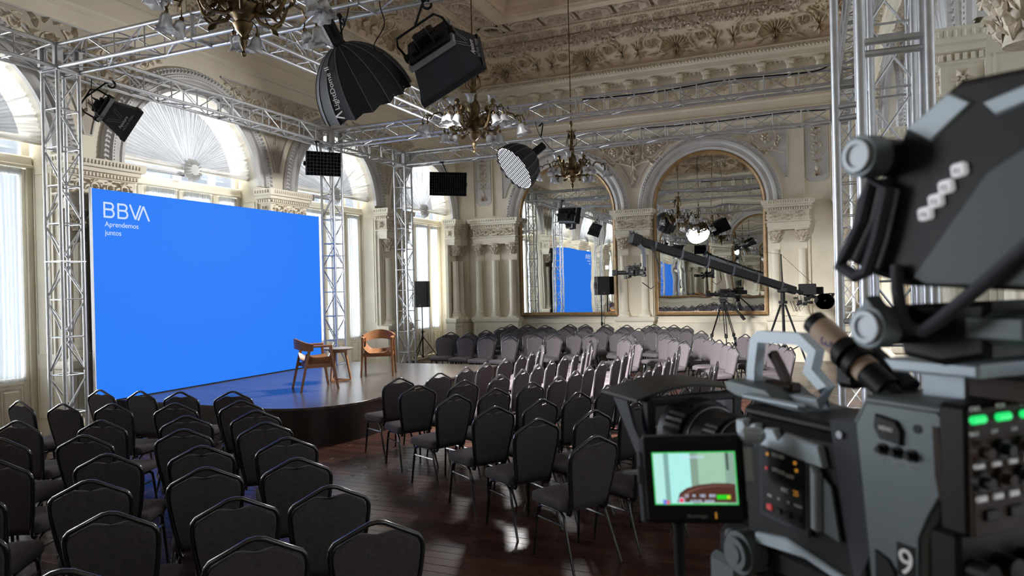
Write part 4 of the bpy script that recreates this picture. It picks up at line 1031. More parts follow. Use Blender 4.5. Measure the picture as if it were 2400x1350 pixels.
# near square softbox
dn_ = V((.25, -.50, -.83)).normalized()
def basis(c, z, up):
    z = V(z).normalized(); x = V(up).cross(z).normalized(); y = z.cross(x); return frame(c, x, y, z)
def basisx(c, z, x):
    z = V(z).normalized(); x = V(x); x = (x-z*x.dot(z)).normalized(); return frame(c, x, z.cross(x), z)
panel_softbox(basisx((-3.58, 6.48, 4.50), (.187, .84, -.50), (.96, .04, .43)), .50, .36, .80, .62, .36, 'big unlit square softbox seen from behind, hanging from the nearest truss', (-3.60, 6.42, ZB-.03), words=(1, 0.5))
panel_softbox(basisx((-9.02, 6.93, 4.60), (.36, .81, -.45), (-.50, -.21, -.84)), .30, .26, .50, .44, .36, 'black lamp with cloth hood over the blue screen, left end of the beam', (-8.88, 6.90, ZB-.03), words=(0, .4))
panel_softbox(basis((-8.72, 11.25, 4.47), (.72, -.60, -.12), (0, 0, 1)), .56, .38, .66, .46, .16, 'flat black gridded lamp hanging at the right end over the blue screen', (-8.88, 11.32, ZB-.03), eggs=(10, 7))
panel_softbox(basis((-7.72, 14.62, 4.42), (.30, -.93, -.12), (.06, 0, 1)), .70, .44, .86, .54, .18, 'black gridded lamp hanging from the farthest truss, above the black speaker', (-7.88, 14.57, ZB-.03), eggs=(16, 8))
cable('lamp_cable', [(-8.88, 6.6, 4.93), (-8.86, 6.58, 4.7), (-8.86, 6.62, 4.5), (-8.9, 6.75, 4.45), (-9.0, 6.85, 4.52)], .006, 'black cable drooping from the beam to the hooded lamp at left', group='lamp cables')
cable('lamp_cable', [(-4.42, 6.25, 5.3), (-4.42, 6.2, 4.95), (-4.5, 6.2, 4.75), (-4.6, 6.22, 4.7)], .006, 'black cable running down beside the big unlit round softbox', group='lamp cables')
cable('lamp_cable', [(-4.02, 6.25, 5.3), (-4.03, 6.2, 4.95), (-3.98, 6.2, 4.72), (-4.08, 6.15, 4.5), (-4.0, 6.2, 4.42)], .006, 'black cable curling down to the big square softbox', group='lamp cables')
cable('lamp_cable', [(-4.48, 11.8, 4.93), (-4.42, 11.85, 4.7), (-4.3, 12.0, 4.5), (-4.2, 12.05, 4.4)], .006, 'thin black cable running from the middle truss past the lit softbox', group='lamp cables')
cable('power_cable', [(-3.6, 11.82, 5.22), (-2.4, 11.83, 5.19), (-1.2, 11.82, 5.23), (0, 11.83, 5.19), (.3, 11.85, 5.25)], .011, 'black power cable lying along the middle truss beam')
cable('power_cable', [(-3.2, 14.6, 5.22), (-1.8, 14.6, 5.19), (-.4, 14.6, 5.22), (.3, 14.65, 5.2)], .010, 'black power cable lying along the farthest truss beam')
LEFT_ROWS = [[(-7.51, 5.61, 1.61), (-6.92, 5.65, 1.67), (-6.40, 5.72, 1.79), (-5.83, 5.90, 1.90)],
    [(-7.61, 4.78, 1.54), (-6.93, 4.77, 1.67), (-6.41, 4.91, 1.83), (-5.78, 5.10, 1.95), (-5.23, 5.40, 2.06)],
    [(-6.95, 3.75, 1.87), (-6.38, 3.98, 1.87), (-5.65, 4.22, 1.98), (-5.08, 4.59, 2.15), (-4.65, 4.97, 2.24)],
    [(-5.74, 3.45, 1.98), (-5.19, 3.73, 2.06), (-4.60, 4.13, 2.19), (-4.16, 4.55, 2.28)],
    [(-4.98, 2.97, 2.08), (-4.41, 3.33, 2.15), (-3.97, 3.71, 2.26), (-3.57, 4.12, 2.32)],
    [(-4.38, 2.42, 2.18), (-3.89, 2.82, 2.24), (-3.46, 3.26, 2.29), (-3.07, 3.63, 2.29)],
    [(-3.72, 2.02, 2.20), (-3.22, 2.44, 2.24), (-2.80, 2.83, 2.30), (-2.46, 3.17, 2.33)],
    [(-2.73, 1.86, 2.34), (-2.26, 2.40, 2.33), (-1.88, 2.76, 2.30)]]
RIGHT_ROWS = [[(-4.60, 7.29, 2.66), (-4.36, 7.85, 2.82), (-4.30, 8.47, 3.00), (-4.28, 9.05, 3.04), (-4.22, 9.62, 3.09), (-4.20, 10.20, -3.07), (-4.25, 10.78, -2.96), (-4.33, 11.33, -2.87), (-4.47, 11.95, -2.74), (-4.72, 12.55, -2.63)],
    [(-4.04, 6.79, 2.52), (-3.72, 7.27, 2.66), (-3.53, 7.85, 2.87), (-3.47, 8.43, 3.03), (-3.47, 9.00, 3.11), (-3.48, 9.57, -3.14), (-3.48, 10.15, -3.11), (-3.48, 10.74, -3.04), (-3.52, 11.33, -2.95), (-3.62, 11.95, -2.85), (-3.75, 12.50, -2.76), (-3.95, 13.10, -2.70)],
    [(-3.32, 6.28, 2.65), (-3.10, 6.77, 2.70), (-2.90, 7.30, 2.81), (-2.78, 7.86, 2.95), (-2.75, 8.42, 3.05), (-2.74, 8.98, 3.09), (-2.73, 9.56, 3.10), (-2.68, 10.20, -3.13), (-2.70, 10.80, -3.03), (-2.75, 11.40, -2.95), (-2.85, 12.00, -2.86)],
    [(-2.64, 5.74, 2.60), (-2.38, 6.23, 2.67), (-2.18, 6.74, 2.77), (-2.03, 7.27, 2.90), (-1.98, 7.85, 3.02), (-1.96, 8.42, 3.07), (-1.96, 9.00, 3.11), (-1.95, 9.60, 3.12), (-1.93, 10.20, -3.11), (-1.95, 10.80, -3.04), (-2.00, 11.40, -2.98), (-2.08, 12.00, -2.91)],
    [(-2.06, 5.30, 2.54), (-1.74, 5.79, 2.61), (-1.50, 6.30, 2.74), (-1.34, 6.85, 2.87), (-1.25, 7.42, 2.98), (-1.22, 8.00, 3.05), (-1.20, 8.58, 3.09), (-1.20, 9.16, 3.12), (-1.20, 9.75, -3.14)],
    [(-1.44, 4.81, 2.52), (-1.10, 5.30, 2.59), (-0.85, 5.82, 2.71), (-0.65, 6.35, 2.81), (-0.52, 6.92, 2.93), (-0.47, 7.50, 3.02), (-0.45, 8.10, 3.06)]]
BACK_ROWS = [[(-7.69, 14.18, -1.43), (-7.10, 14.06, -1.55), (-6.52, 13.89, -1.67), (-5.93, 13.80, -1.80)],
    [(-7.46, 14.97, -1.49), (-6.89, 14.78, -1.59), (-6.30, 14.69, -1.70), (-5.66, 14.61, -1.82), (-5.12, 14.36, -1.93), (-3.45, 13.80, -2.24), (-3.01, 12.97, -2.40)],
    [(-8.04, 15.12, -1.39), (-6.04, 15.29, -1.73), (-5.46, 15.17, -1.83), (-4.88, 15.01, -1.93), (-4.40, 14.66, -2.02), (-2.19, 13.20, -2.46)],
    [(-7.46, 15.88, -1.50), (-6.80, 15.77, -1.60), (-6.08, 16.14, -1.70), (-5.66, 15.74, -1.78), (-3.72, 15.20, -2.08), (-2.71, 14.28, -2.28), (-2.46, 13.74, -2.37), (-1.60, 13.42, -2.49), (-1.38, 12.86, -2.58), (-1.23, 12.28, -2.66)],
    [(-6.88, 16.83, -1.59), (-6.30, 16.69, -1.67), (-5.71, 16.65, -1.74), (-5.14, 16.47, -1.82), (-4.61, 16.20, -1.90), (-4.08, 15.68, -2.00), (-3.03, 15.66, -2.13), (-2.08, 14.52, -2.33), (-1.83, 13.97, -2.41), (-0.62, 13.21, -2.59), (-0.45, 12.63, -2.67), (-0.35, 12.04, -2.75)],
    [(-7.52, 16.98, -1.50), (-6.87, 17.43, -1.59), (-6.31, 17.28, -1.66), (-3.83, 16.71, -1.98), (-3.41, 16.22, -2.05), (-2.26, 15.88, -2.19), (-1.26, 14.89, -2.37), (-1.05, 14.33, -2.44), (-0.83, 13.77, -2.51)],
    [(-7.50, 17.62, -1.51), (-6.69, 17.99, -1.61), (-5.96, 17.77, -1.69), (-5.40, 17.55, -1.76), (-4.85, 17.32, -1.83), (-4.30, 17.09, -1.90), (-2.99, 16.83, -2.06), (-2.65, 16.34, -2.12)],
    [(-7.83, 18.30, -1.48), (-7.26, 18.16, -1.54), (-6.12, 18.40, -1.66), (-5.63, 18.26, -1.72), (-5.03, 18.21, -1.79), (-4.45, 18.06, -1.85), (-3.79, 18.30, -1.91), (-3.81, 17.70, -1.93), (-3.24, 18.05, -1.98), (-3.36, 17.30, -2.00), (-2.85, 17.60, -2.03)]]
# ================================================================ banquet chairs, built once and copied
def make_chair():
    g = root('banquet_chair', Matrix(), 'x', 'chair', 'x')       # local +x is forward; origin under the top of the back
    lean = lambda z: .075-.095*(z-.40)/.53
    out = [(.160, .40), (.172, .48), (.190, .58), (.205, .68), (.213, .765), (.213, .800), (.206, .825), (.190, .846), (.10, .891), (.035, .925), (.0, .931)]
    O = out+[(-y, z) for y, z in reversed(out[:-1])]
    pad = [(.150, .43), (.160, .48), (.178, .58), (.193, .68), (.202, .765), (.200, .800), (.188, .826), (.14, .854), (.085, .880), (.055, .880), (.0, .866)]
    Pd = pad+[(-y, z) for y, z in reversed(pad[:-1])]
    def ring(sc, off, zoff=0): return [(lean(z)+off, y*sc, .64+(z-.64)*(1-(1-sc)*.8)+zoff) for y, z in Pd]
    m = M(); L = [ring(.90, .034), ring(.97, .028), ring(1.0, .014), ring(1.0, -.006), ring(.97, -.014)]; n = len(Pd)
    for r in L: m.v += r
    for i in range(4):
        for k in range(n): m.f.append((i*n+k, i*n+(k+1) % n, (i+1)*n+(k+1) % n, (i+1)*n+k))
    for base in (0, 4*n):
        for k in range(n//2): a, b, c, d = base+k, base+k+1, base+n-2-k, base+n-1-k; m.f.append((a, b, c, d) if len({a, b, c, d}) == 4 else (a, b, d))
    m.obj('backrest', fabric, g, smooth=50)
    m = M(); fp = [(lean(.37)+.05, .150, .375), (lean(.385)+.02, .156, .378)]+[(lean(z), y, z) for y, z in out]
    fp = fp+[(x, -y, z) for x, y, z in reversed(fp[:-1])]; m.tube(fp, .0125, 7); m.obj('back_frame', frameb, g, smooth=60)
    m = M(); Q = [(.085, .185), (.10, .205), (.13, .212), (.44, .222), (.485, .21), (.50, .17), (.505, .0)]; Q = Q+[(x, -y) for x, y in reversed(Q[:-1])]
    n = len(Q); rings = [(.97, .405), (1.0, .412), (1.0, .452), (.985, .468), (.93, .478), (.6, .488)]
    for s, z in rings: m.v += [(.29+(x-.29)*s, y*s, z) for x, y in Q]
    for i in range(len(rings)-1):
        for k in range(n): m.f.append((i*n+k, i*n+(k+1) % n, (i+1)*n+(k+1) % n, (i+1)*n+k))
    m.f += [tuple(range(n-1, -1, -1)), tuple((len(rings)-1)*n+k for k in range(n))]; m.obj('seat', fabric, g, smooth=50)
    for s in (-1, 1):
        m = M(); m.tube([(.29, s*.185, .395), (.38, s*.188, .393), (.425, s*.192, .365), (.44, s*.198, .28), (.475, s*.212, 0)], [.0125, .0125, .0125, .0125, .011], 6); m.obj('front_leg', frameb, g, smooth=60)
        m = M(); m.tube([(.29, s*.185, .395), (.17, s*.185, .393), (.125, s*.187, .365), (.095, s*.195, .28), (-.015, s*.215, 0)], [.0125, .0125, .0125, .0125, .011], 6); m.obj('rear_leg', frameb, g, smooth=60)
    m = M()
    for s in (-1, 1): m.tube([(.437, s*.197, .30), (.103, s*.194, .30)], .008, 5)
    m.obj('side_stretchers', frameb, g, smooth=60); m = M(); m.tube([(.29, -.185, .395), (.29, .185, .395)], .01, 5); m.box((.29, 0, .40), (.36, .36, .012)); m.obj('seat_pan', frameb, g, smooth=30)
    return g
ORD = ['first', 'second', 'third', 'fourth', 'fifth', 'sixth', 'seventh', 'eighth', 'ninth', 'tenth', 'eleventh', 'twelfth', 'thirteenth', 'fourteenth']
proto = make_chair(); used = False
def place(x, y, a, label, group):
    global used
    T = TR(x, y, .0005) @ RZ(a+RND.uniform(-.05, .05))
    if not used: used = True; proto.matrix_local = T; tag(proto, label, None, group); return proto
    return copy_tree(proto, T, None, label, group)
for i, r in enumerate(LEFT_ROWS):
    for j, (x, y, a) in enumerate(r):
        k = len(r)-1-j
        side = 'at the aisle end' if k == 0 else ORD[k]+' from the aisle'
        place(x, y, a, 'dark chair seen from behind, left block, %s row from the stage, %s' % (ORD[i], side), 'dark banquet chairs of the left block')
for i, r in enumerate(RIGHT_ROWS):
    for j, (x, y, a) in enumerate(r):
        side = 'at the aisle end' if j == 0 else ORD[j]+' from the aisle'
        place(x, y, a, 'dark chair, block right of the aisle, %s row from the stage, %s' % (ORD[i], side), 'dark banquet chairs right of the aisle')
for i, r in enumerate(BACK_ROWS):
    for j, (x, y, a) in enumerate(r):
        place(x, y, a, 'grey chair facing us, far block before the mirrors, %s row from stage, %s from windows' % (ORD[i], ORD[j]), 'grey banquet chairs of the far block')

# ================================================================ loudspeakers
def speaker(T, w, h, d, label, word):
    g = root('loudspeaker', T, label, 'loudspeaker', 'black loudspeakers on stands')          # front faces -y
    m = M(); P = [(-w/2, -d/2), (w/2, -d/2), (w/2, d*.15), (w*.28, d/2), (-w*.28, d/2), (-w/2, d*.15)]; m.prism(P, 0, h, b=.012); m.obj('cabinet', black, g, smooth=20)
    m = M(); m.box((0, -d/2-.008, h/2), (w*.93, .016, h*.95), b=.006); m.obj('front_grille', grille, g)
    m = M(); m.box((-w/2-.004, .0, h*.52), (.02, .10, .16), b=.008); m.box((-w/2-.012, 0, h*.52), (.02, .07, .03)); m.obj('side_handle', black, g)
    m = M(); m.box((0, d/2, h*.45), (w*.3, .02, h*.3), b=.005); m.box((0, d/2+.012, h*.5), (.06, .02, .06)); m.obj('rear_panel', greyblk, g)
    text(word, .026, g, frame((-.028, -d/2-.018, .05), (1, 0, 0), (0, 0, 1), (0, -1, 0)), whitem, ext=.001)
    return g
def stand(T, h, label, spread=.5, fold=.62):
    g = root('speaker_stand', T, label, 'speaker stand', 'tripod speaker stands')
    m = M(); m.cyl((0, 0, .12), (0, 0, h*.55), .019, n=10); m.cyl((0, 0, h*.5), (0, 0, h+.06), .016, n=10); m.obj('pole', black, g)
    m = M(); m.cyl((0, 0, h*.53), (0, 0, h*.58), .03, n=10); m.cyl((0, 0, fold), (0, 0, fold+.08), .032, n=10); m.cyl((0, 0, .12), (0, 0, .17), .03, n=10); m.obj('collar', black, g)
    m = M(); m.tube([(0, 0, h*.555), (.07, 0, h*.555), (.075, 0, h*.57)], .008, 5); m.obj('clamp_lever', black, g)
    for k in range(3):
        A = 2*PI*k/3+.4; m = M(); m.tube([(.03*cos(A), .03*sin(A), fold+.04), (spread*cos(A), spread*sin(A), .015)], .012, 6); lg = m.obj('leg', black, g)
        m = M(); m.tube([(.03*cos(A), .03*sin(A), .15), (spread*.55*cos(A), spread*.55*sin(A), .30)], .008, 5); m.obj('brace', black, lg)
        m = M(); m.ball((spread*cos(A), spread*sin(A), .02), .02, 6); m.obj('rubber_foot', black, lg)
    return g
stand(TR(-9.86, 16.9, 0), 1.48, 'black tripod stand under the loudspeaker by the corner windows')
speaker(TR(-9.86, 16.9, 1.50) @ RZ(.28), .44, .71, .38, 'black loudspeaker on tripod stand in front of the corner window curtains', 'DAS')
stand(TR(-5.27, 18.62, 0), 1.70, 'thin black tripod stand before the left mirror, behind the chairs', .28)
speaker(TR(-5.27, 18.62, 1.72) @ RZ(.95), .40, .50, .24, 'black loudspeaker in front of the left mirror, behind the far chairs', 'DAS')

# ================================================================ camera crane with remote head
def bits(m, c, n, r, seed, s=1.0):
    q = random.Random(seed)
    for _ in range(n):
        p = [c[i]+q.uniform(-r[i], r[i]) for i in range(3)]; d = [q.uniform(.02, .07)*s for _ in range(3)]; m.box(p, d, b=.006)
def small_camera(g, T, seed, lens=.20, nm='camera_body'):
    """ENG camera: local x is the lens direction"""
    m = M(); m.box((-.05, 0, .07), (.26, .10, .13), T, b=.01); m.box((-.21, 0, .07), (.10, .10, .12), T, b=.01); m.box((-.02, 0, .16), (.16, .03, .02), T, b=.006)
    m.tube([T @ V(p) for p in ((-.10, 0, .13), (-.09, 0, .165), (.05, 0, .165), (.06, 0, .13))], .010, 5); m.obj(nm, black, g)
    m = M(); m.cyl((.07, 0, .07), (.07+lens*.4, 0, .07), .038, n=14, T=T); m.cyl((.07+lens*.4, 0, .07), (.07+lens, 0, .07), .042, n=14, T=T); m.box((.07+lens+.05, 0, .07), (.10, .13, .11), T, b=.01); m.obj('lens', black, g)
    m = M(); m.box((.02, .09, .17), (.13, .05, .06), T, b=.012); m.cyl((-.05, .09, .17), (-.13, .09, .18), .03, .038, 10, T); m.obj('viewfinder', black, g)
    q = random.Random(seed); m = M()
    for _ in range(5):
        a = V((q.uniform(-.2, .1), q.uniform(-.06, .06), .12)); m.tube([T @ p for p in (a, a+V((q.uniform(-.08, .08), .06, .08)), a+V((q.uniform(-.1, .0), .08, .0)), a+V((-.06, .05, -.12)))], .005, 4)
    m.obj('camera_cables', black, g)
def crane():
    P = V((-.58, 16.2, 1.86)); tip = V((-3.16, 13.7, 2.86)); g = root('camera_crane', TR(P.x, P.y, 0), 'black camera crane with long arm in front of the right mirror', 'camera crane')
    o = V((P.x, P.y, 0)); p = P-o; t = tip-o; d = (t-p).normalized(); x = V((0, 0, 1)).cross(d).normalized(); y = d.cross(x); L = (t-p).length
    F = frame(p-d*.35, x, y, d)
    m = M(); LL = L+.35
    m.box((0, 0, LL/2), (.12, .17, LL), F, b=.02); m.obj('arm', black, g)
    for k in range(6): m = M(); m.box((0, 0, .4+LL*k/6.3), (.135, .185, .05), F, b=.006); m.obj('arm_joint', greyblk, g)
    m = M(); bt = p-d*.35; m.box((0, 0, -.45), (.07, .07, .95), F, b=.01); m.obj('rear_arm', black, g)
    e = bt-d*.85; m = M()
    for k in range(4): m.cyl(e+V((-.03+.02*k, -.20, -.02)), e+V((-.03+.02*k, .20, -.02)), .17, n=18)
    m.cyl(e+V((0, -.3, 0)), e+V((0, .3, 0)), .02, n=8); m.obj('counterweights', black, g)
    m = M(); m.tube([e+V((-.1, 0, .13)), e+V((.12, 0, .15)), e+V((.3, .1, .13))], .012, 5); bits(m, e, 8, (.2, .15, .15), 4); m.obj('rear_controls', black, g)
    mo = bt-d*.35+V((0, -.1, .12)); m = M(); m.box(mo[:], (.36, .05, .24), b=.01); m.obj('operator_monitor', black, g); m = M(); m.box((mo-V((0, .027, 0)))[:], (.32, .004, .2)); m.obj('monitor_glass', frameb, g)
    m = M(); m.box((e+V((-.12, -.15, .22)))[:], (.20, .05, .16), b=.01); m.tube([e+V((-.1, -.1, .0)), e+V((-.1, -.12, .22))], .012, 5); m.obj('second_monitor', black, g)
    m = M(); bits(m, bt-d*.3+V((0, 0, -.12)), 14, (.26, .12, .12), 9, 1.5); tag(m.obj('control_boxes', black, g), kind='stuff')
    ms = p+V((-.02, 0, .70)); m = M(); m.cyl(p, ms, .02, .013, 8); m.obj('cable_mast', black, g)
    m = M(); m.tube([ms, t-d*.35+V((0, 0, .1))], .004, 4); m.tube([ms, e+V((0, 0, .12))], .004, 4); m.obj('stay_wire', black, g)
    hd = t+d*.05; m = M(); m.box((0, 0, LL), (.16, .22, .24), F, b=.02); m.cyl(hd+V((0, 0, -.02)), hd+V((0, 0, .16)), .025, n=8); bits(m, hd+V((0, 0, .08)), 6, (.1, .1, .06), 3); m.obj('arm_head', black, g)
    m = M(); q = [hd+V((-.02, 0, .02)), hd+V((.17, .06, -.20)), hd+V((.19, .07, -.32)), hd+V((.19, .07, -.66))]; m.tube(q, [.05, .048, .045, .04], 4); m.obj('drop_bracket', greyblk, g, smooth=20)
    c = hd+V((-.04, .02, -.70)); small_camera(g, TR(*c) @ RZ(PI+.35) @ TR(0, 0, -.02), 2, .22)
    m = M(); bits(m, c+V((.04, 0, .08)), 24, (.20, .09, .15), 8, 1.2); m.obj('pan_tilt_motors', black, g)
    m = M(); m.tube([hd+V((.3, .1, -.05)), hd+V((.42, .15, -.45)), hd+V((.45, .15, -.85)), hd+V((.30, .1, -.98)), hd+V((.14, .06, -.85))], .010, 5); m.tube([hd+V((.36, .1, -.1)), hd+V((.45, .15, -.5)), hd+V((.46, .16, -.8))], .008, 5); m.obj('hanging_cables', black, g)
    m = M(); m.cyl(p+V((0, 0, -.30)), p+V((0, 0, -.02)), .05, n=12); m.box((p+V((0, 0, -.06)))[:], (.22, .18, .12), b=.02); m.cyl(p+V((0, 0, -.36)), p+V((0, 0, -.30)), .09, n=14); m.cyl((0, 0, .35), p+V((0, 0, -.34)), .028, n=10); m.obj('pivot_head', black, g)
    for k in range(3):
        A = 2*PI*k/3-.55; m = M(); m.tube([p+V((.05*cos(A), .05*sin(A), -.38)), V((.62*cos(A), .62*sin(A), .02))], [.026, .02], 6); lg = m.obj('leg', black, g)
        m = M(); m.tube([V((0, 0, .42)), V((.37*cos(A), .37*sin(A), .62))], .012, 5); m.obj('spreader', black, lg)
    m = M(); q = random.Random(5)
    for k in range(5): a = bt+V((q.uniform(-.2, .2), -.1, -.1)); m.tube([a, a+V((.02, -.05, -.2)), a+V((-.08, 0, -.34)), a+V((-.15, .05, -.12))], .006, 4)
    m.obj('loose_cables', black, g)
crane()
def tripod_camera():
    x, y, h = -1.92, 17.15, 1.47; g = root('tripod_camera', TR(x, y, 0), 'black television camera on a tripod between far chairs and right mirror', 'camera')
    small_camera(g, TR(0, 0, h+.16) @ RZ(PI+.25) @ RY(-.03), 3, .22); m = M(); bits(m, (0, 0, h+.27), 12, (.20, .07, .07), 12, 1.2); m.obj('top_accessories', black, g)
    m = M(); m.cyl((0, 0, h-.04), (0, 0, h+.05), .06, n=14); m.box((0, 0, h+.08), (.16, .14, .08), b=.02); m.box((0, 0, h+.14), (.20, .09, .03)); m.obj('fluid_head', black, g)
    for s in (-1, 1): m = M(); m.tube([(.08, s*.05, h+.06), (.28, s*.12, h-.12), (.46, s*.18, h-.34)], .012, 6); m.tube([(.38, s*.155, h-.24), (.47, s*.185, h-.36)], .019, 6); m.obj('pan_bar', black, g)
    for k in range(3):
        A = 2*PI*k/3+2.9; m = M(); c, s = cos(A), sin(A)
        for e in (-.025, .025): m.tube([(.06*c-e*s, .06*s+e*c, h-.05), (.30*c-e*s, .30*s+e*c, .72)], .011, 5)
        m.tube([(.26*c, .26*s, .80), (.46*c, .46*s, .02)], .014, 6); m.box((.29*c, .29*s, .74), (.07, .07, .08), b=.01); m.obj('leg', black, g)
    m = M(); m.tube([(.26*cos(a), 0, .26*sin(a)) for a in (0, 1)], .005, 4) if False else m.cyl((.25, -.12, .62), (.29, -.12, .62), .10, n=16); m.tube([(.27, -.12, .62), (.30, -.2, .52), (.24, -.16, .45)], .012, 5); bits(m, (.24, -.14, .55), 5, (.05, .04, .05), 6); m.obj('zoom_control', black, g)
    m = M(); m.tube([(.1, 0, h+.1), (-.12, .12, h-.1), (-.1, .1, h-.4), (.02, .05, h-.35)], .006, 4); m.obj('cable_loop', black, g)
tripod_camera()
# floor fan / monitor at the foot of the left tower
def floor_fan():
    g = root('floor_fan', TR(-10.02, 6.95, 0) @ RZ(-.9), 'small black floor fan on the floor behind the far left chairs', 'fan')
    m = M(); m.tube([(0, .17*cos(2*PI*i/24), .22+.17*sin(2*PI*i/24)) for i in range(24)], .016, 6, True); m.tube([(0, -.17, .22), (0, -.19, .02), (.08, -.19, .01)], .012, 5); m.tube([(0, .17, .22), (0, .19, .02), (.08, .19, .01)], .012, 5); m.tube([(.08, -.19, .012), (.08, .19, .012)], .012, 5); m.tube([(-.10, -.19, .012), (-.10, .19, .012)], .012, 5); m.tube([(0, -.19, .02), (-.10, -.19, .012)], .012, 5); m.tube([(0, .19, .02), (-.10, .19, .012)], .012, 5); m.obj('housing', black, g)
    m = M()
    for k in range(16): A = 2*PI*k/16; m.tube([(.045, .02*cos(A), .22+.02*sin(A)), (.05, .10*cos(A), .22+.10*sin(A)), (.01, .168*cos(A), .22+.168*sin(A))], .0022, 4)
    m.tube([(.05, .1*cos(2*PI*i/20), .22+.1*sin(2*PI*i/20)) for i in range(20)], .0022, 4, True); m.obj('wire_guard', silver, g)
    m = M(); m.cyl((-.06, 0, .22), (.02, 0, .22), .04, n=12)
    for k in range(4): leaf(m, 0, 0, 2*PI*k/4, .15, .05, .01, TR(.0, 0, .22) @ RZ(PI/2))
    m.obj('fan_blades', greyblk, g)
floor_fan()
# fluorescent tube fittings on the transoms of the window wall
for y, l in ((9.2, 'white tube light fitting above the curtains behind the blue screen'), (13.2, 'white tube light fitting on the transom of the window right of the screen')):
    g = root('tube_light', TR(XL-.22, y-.65, 4.10), l, 'lamp', 'tube lights on the window transoms')
    m = M(); m.box((0, 0, 0), (.07, 1.25, .05), b=.01); m.obj('batten', whitem, g); m = M(); m.cyl((.02, -.58, -.04), (.02, .58, -.04), .013, n=8); m.obj('tube', silver, g)
# ================================================================ the studio camera close to the viewer
OC = V((-.082, .921, 1.70)); AX = V((-.70007, .71407, 0)); SX = V((-.71407, -.70007, 0))
FC = frame(OC, AX, SX, (0, 0, 1))                # local x = lens direction, y = the side turned to us, z up
cam = root('studio_camera', FC, 'large grey broadcast camera in the right foreground, with flip-out monitor and viewfinder', 'camera')
SD = frame((0, 0, 0), (-1, 0, 0), (0, 0, 1), (0, 1, 0))   # (rearward, up, outward) -> local
def plate(poly, h0, h1, mt, nm, parent=cam, b=.0, sm=25): m = M(); m.prism(poly, h0, h1, SD, b); return m.obj(nm, mt, parent, smooth=sm)
def side_text(s, size, a, z, h, parent, mt, align='CENTER'): return text(s, size, parent, SD @ TR(a, z, h), mt, ext=.0002, align=align)
m = M(); m.box((-.09, -.07, .058), (.19, .135, .15), b=.008); m.box((.012, -.07, .065), (.035, .11, .11), b=.01); body = m.obj('camera_body', black, cam)
# notched light rail along the top edge
P = [(-.008, .128), (.006, .129), (.012, .118), (.020, .127), (.028, .128), (.036, .117), (.044, .126), (.058, .127), (.066, .116), (.076, .125), (.126, .121), (.132, .098), (.100, .099), (.0, .106), (-.008, .112)]
plate(P, -.012, .006, bodyl, 'notched_rail', b=.002)
m = M(); m.box((-.06, -.06, .138), (.145, .10, .012), b=.004); m.obj('top_plate', black, cam)
# control panel
f0 = plate([(.030, .020), (.108, .016), (.113, .105), (.108, .111), (.036, .114), (.030, .108)], 0, .004, greyblk, 'control_panel_frame', b=.0015)
plate([(.037, .026), (.101, .023), (.105, .103), (.041, .107)], .002, .0055, black, 'control_panel', f0)
q = random.Random(3)
for a, z, mt in ((.048, .096, orange), (.092, .095, orange), (.094, .087, orange), (.046, .079, red_mark), (.051, .036, red_mark)): m = M(); m.cyl((a, z, .0055), (a, z, .0066), .0022, n=10, T=SD); m.obj('status_mark', mt, f0)
for s, a, z in (('ISO', .060, .095), ('180', .070, .095), ('800', .060, .078), ('WB', .070, .077), ('5600', .083, .076), ('REC', .075, .058)): side_text(s, .0065, a, z, .0058, f0, whitem)
side_text('25', .0085, .092, .058, .0058, f0, orange)
for i, s in enumerate(('IRIS', 'F1', 'F2', 'MENU')): side_text(s, .0045, .050+.015*i, .046, .0058, f0, whitem)
for i in range(4): m = M(); m.box((.050+.015*i, .034, .0062), (.009, .007, .003), SD, b=.001); m.obj('panel_key', red_mark if i == 0 else black, f0)
plate([(.116, .030), (.124, .028), (.126, .090), (.118, .100)], 0, .010, bodyl, 'door_latch', b=.002)
plate([(.128, .028), (.150, .024), (.140, .080), (.129, .088)], 0, .003, bodyg, 'side_recess', b=.001)
plate([(.134, .150), (.178, .158), (.184, .02), (.165, -.02), (.15, .04)], -.13, -.002, greyblk, 'rear_neck', b=.002)
m = M(); m.cyl((.150, .137, -.002), (.150, .137, .001), .004, n=12, T=SD); m.obj('screw', silver, cam)
# big grey rear side plate with the number 9
PL = [(.178, .158), (.194, .186), (.276, .187), (.284, .176), (.285, .118), (.267, .085), (.257, .062), (.254, -.06), (.200, -.06)]
rp = plate(PL, -.15, .012, bodyg, 'rear_side_plate', b=.004)
IN = [(.184, .155), (.197, .179), (.272, .180), (.278, .172), (.279, .119), (.261, .086), (.251, .063), (.248, -.05), (.204, -.05)]
plate(IN, .010, .0135, bodyg, 'inset_panel', rp, b=.001)
pts = [SD @ V((a, z, .0128)) for a, z in IN]; m = M(); m.tube(pts, .0011, 4, True); m.obj('panel_seam', black, rp)
plate([(.2065, .157), (.209, .170), (.232, .167), (.2385, .158), (.237, .144), (.213, .147)], .012, .0175, black, 'speaker_key', rp, b=.002); side_text('MENU', .0055, .222, .156, .0178, rp, whitem)
for a, z, s in ((.2155, .137, 'MIC'), (.2310, .1370, 'PGM'), (.2465, .1370, 'ENG')):
    m = M(); m.cyl((a, z, .012), (a, z, .016), .0058, n=16, T=SD); m.cyl((a, z, .016), (a, z, .022), .0038, .003, n=12, T=SD); m.obj('level_knob', black, rp); side_text(s, .0045, a, z-.0125, .0138, rp, silver)
m = M(); m.cyl((.2525, .1625, .012), (.2525, .1625, .0145), .0042, n=14, T=SD); m.obj('screw', black, rp)
plate([(.2675, .168), (.2735, .168), (.2765, .115), (.2735, .100), (.2690, .125)], .0115, .0142, brown, 'tally_strip', rp)
plate([(.205, -.05), (.229, -.05), (.227, .025), (.219, .034), (.205, .038)], .012, .016, black, 'lower_flap', rp, b=.001); side_text('SDI', .005, .217, .005, .0163, rp, silver)
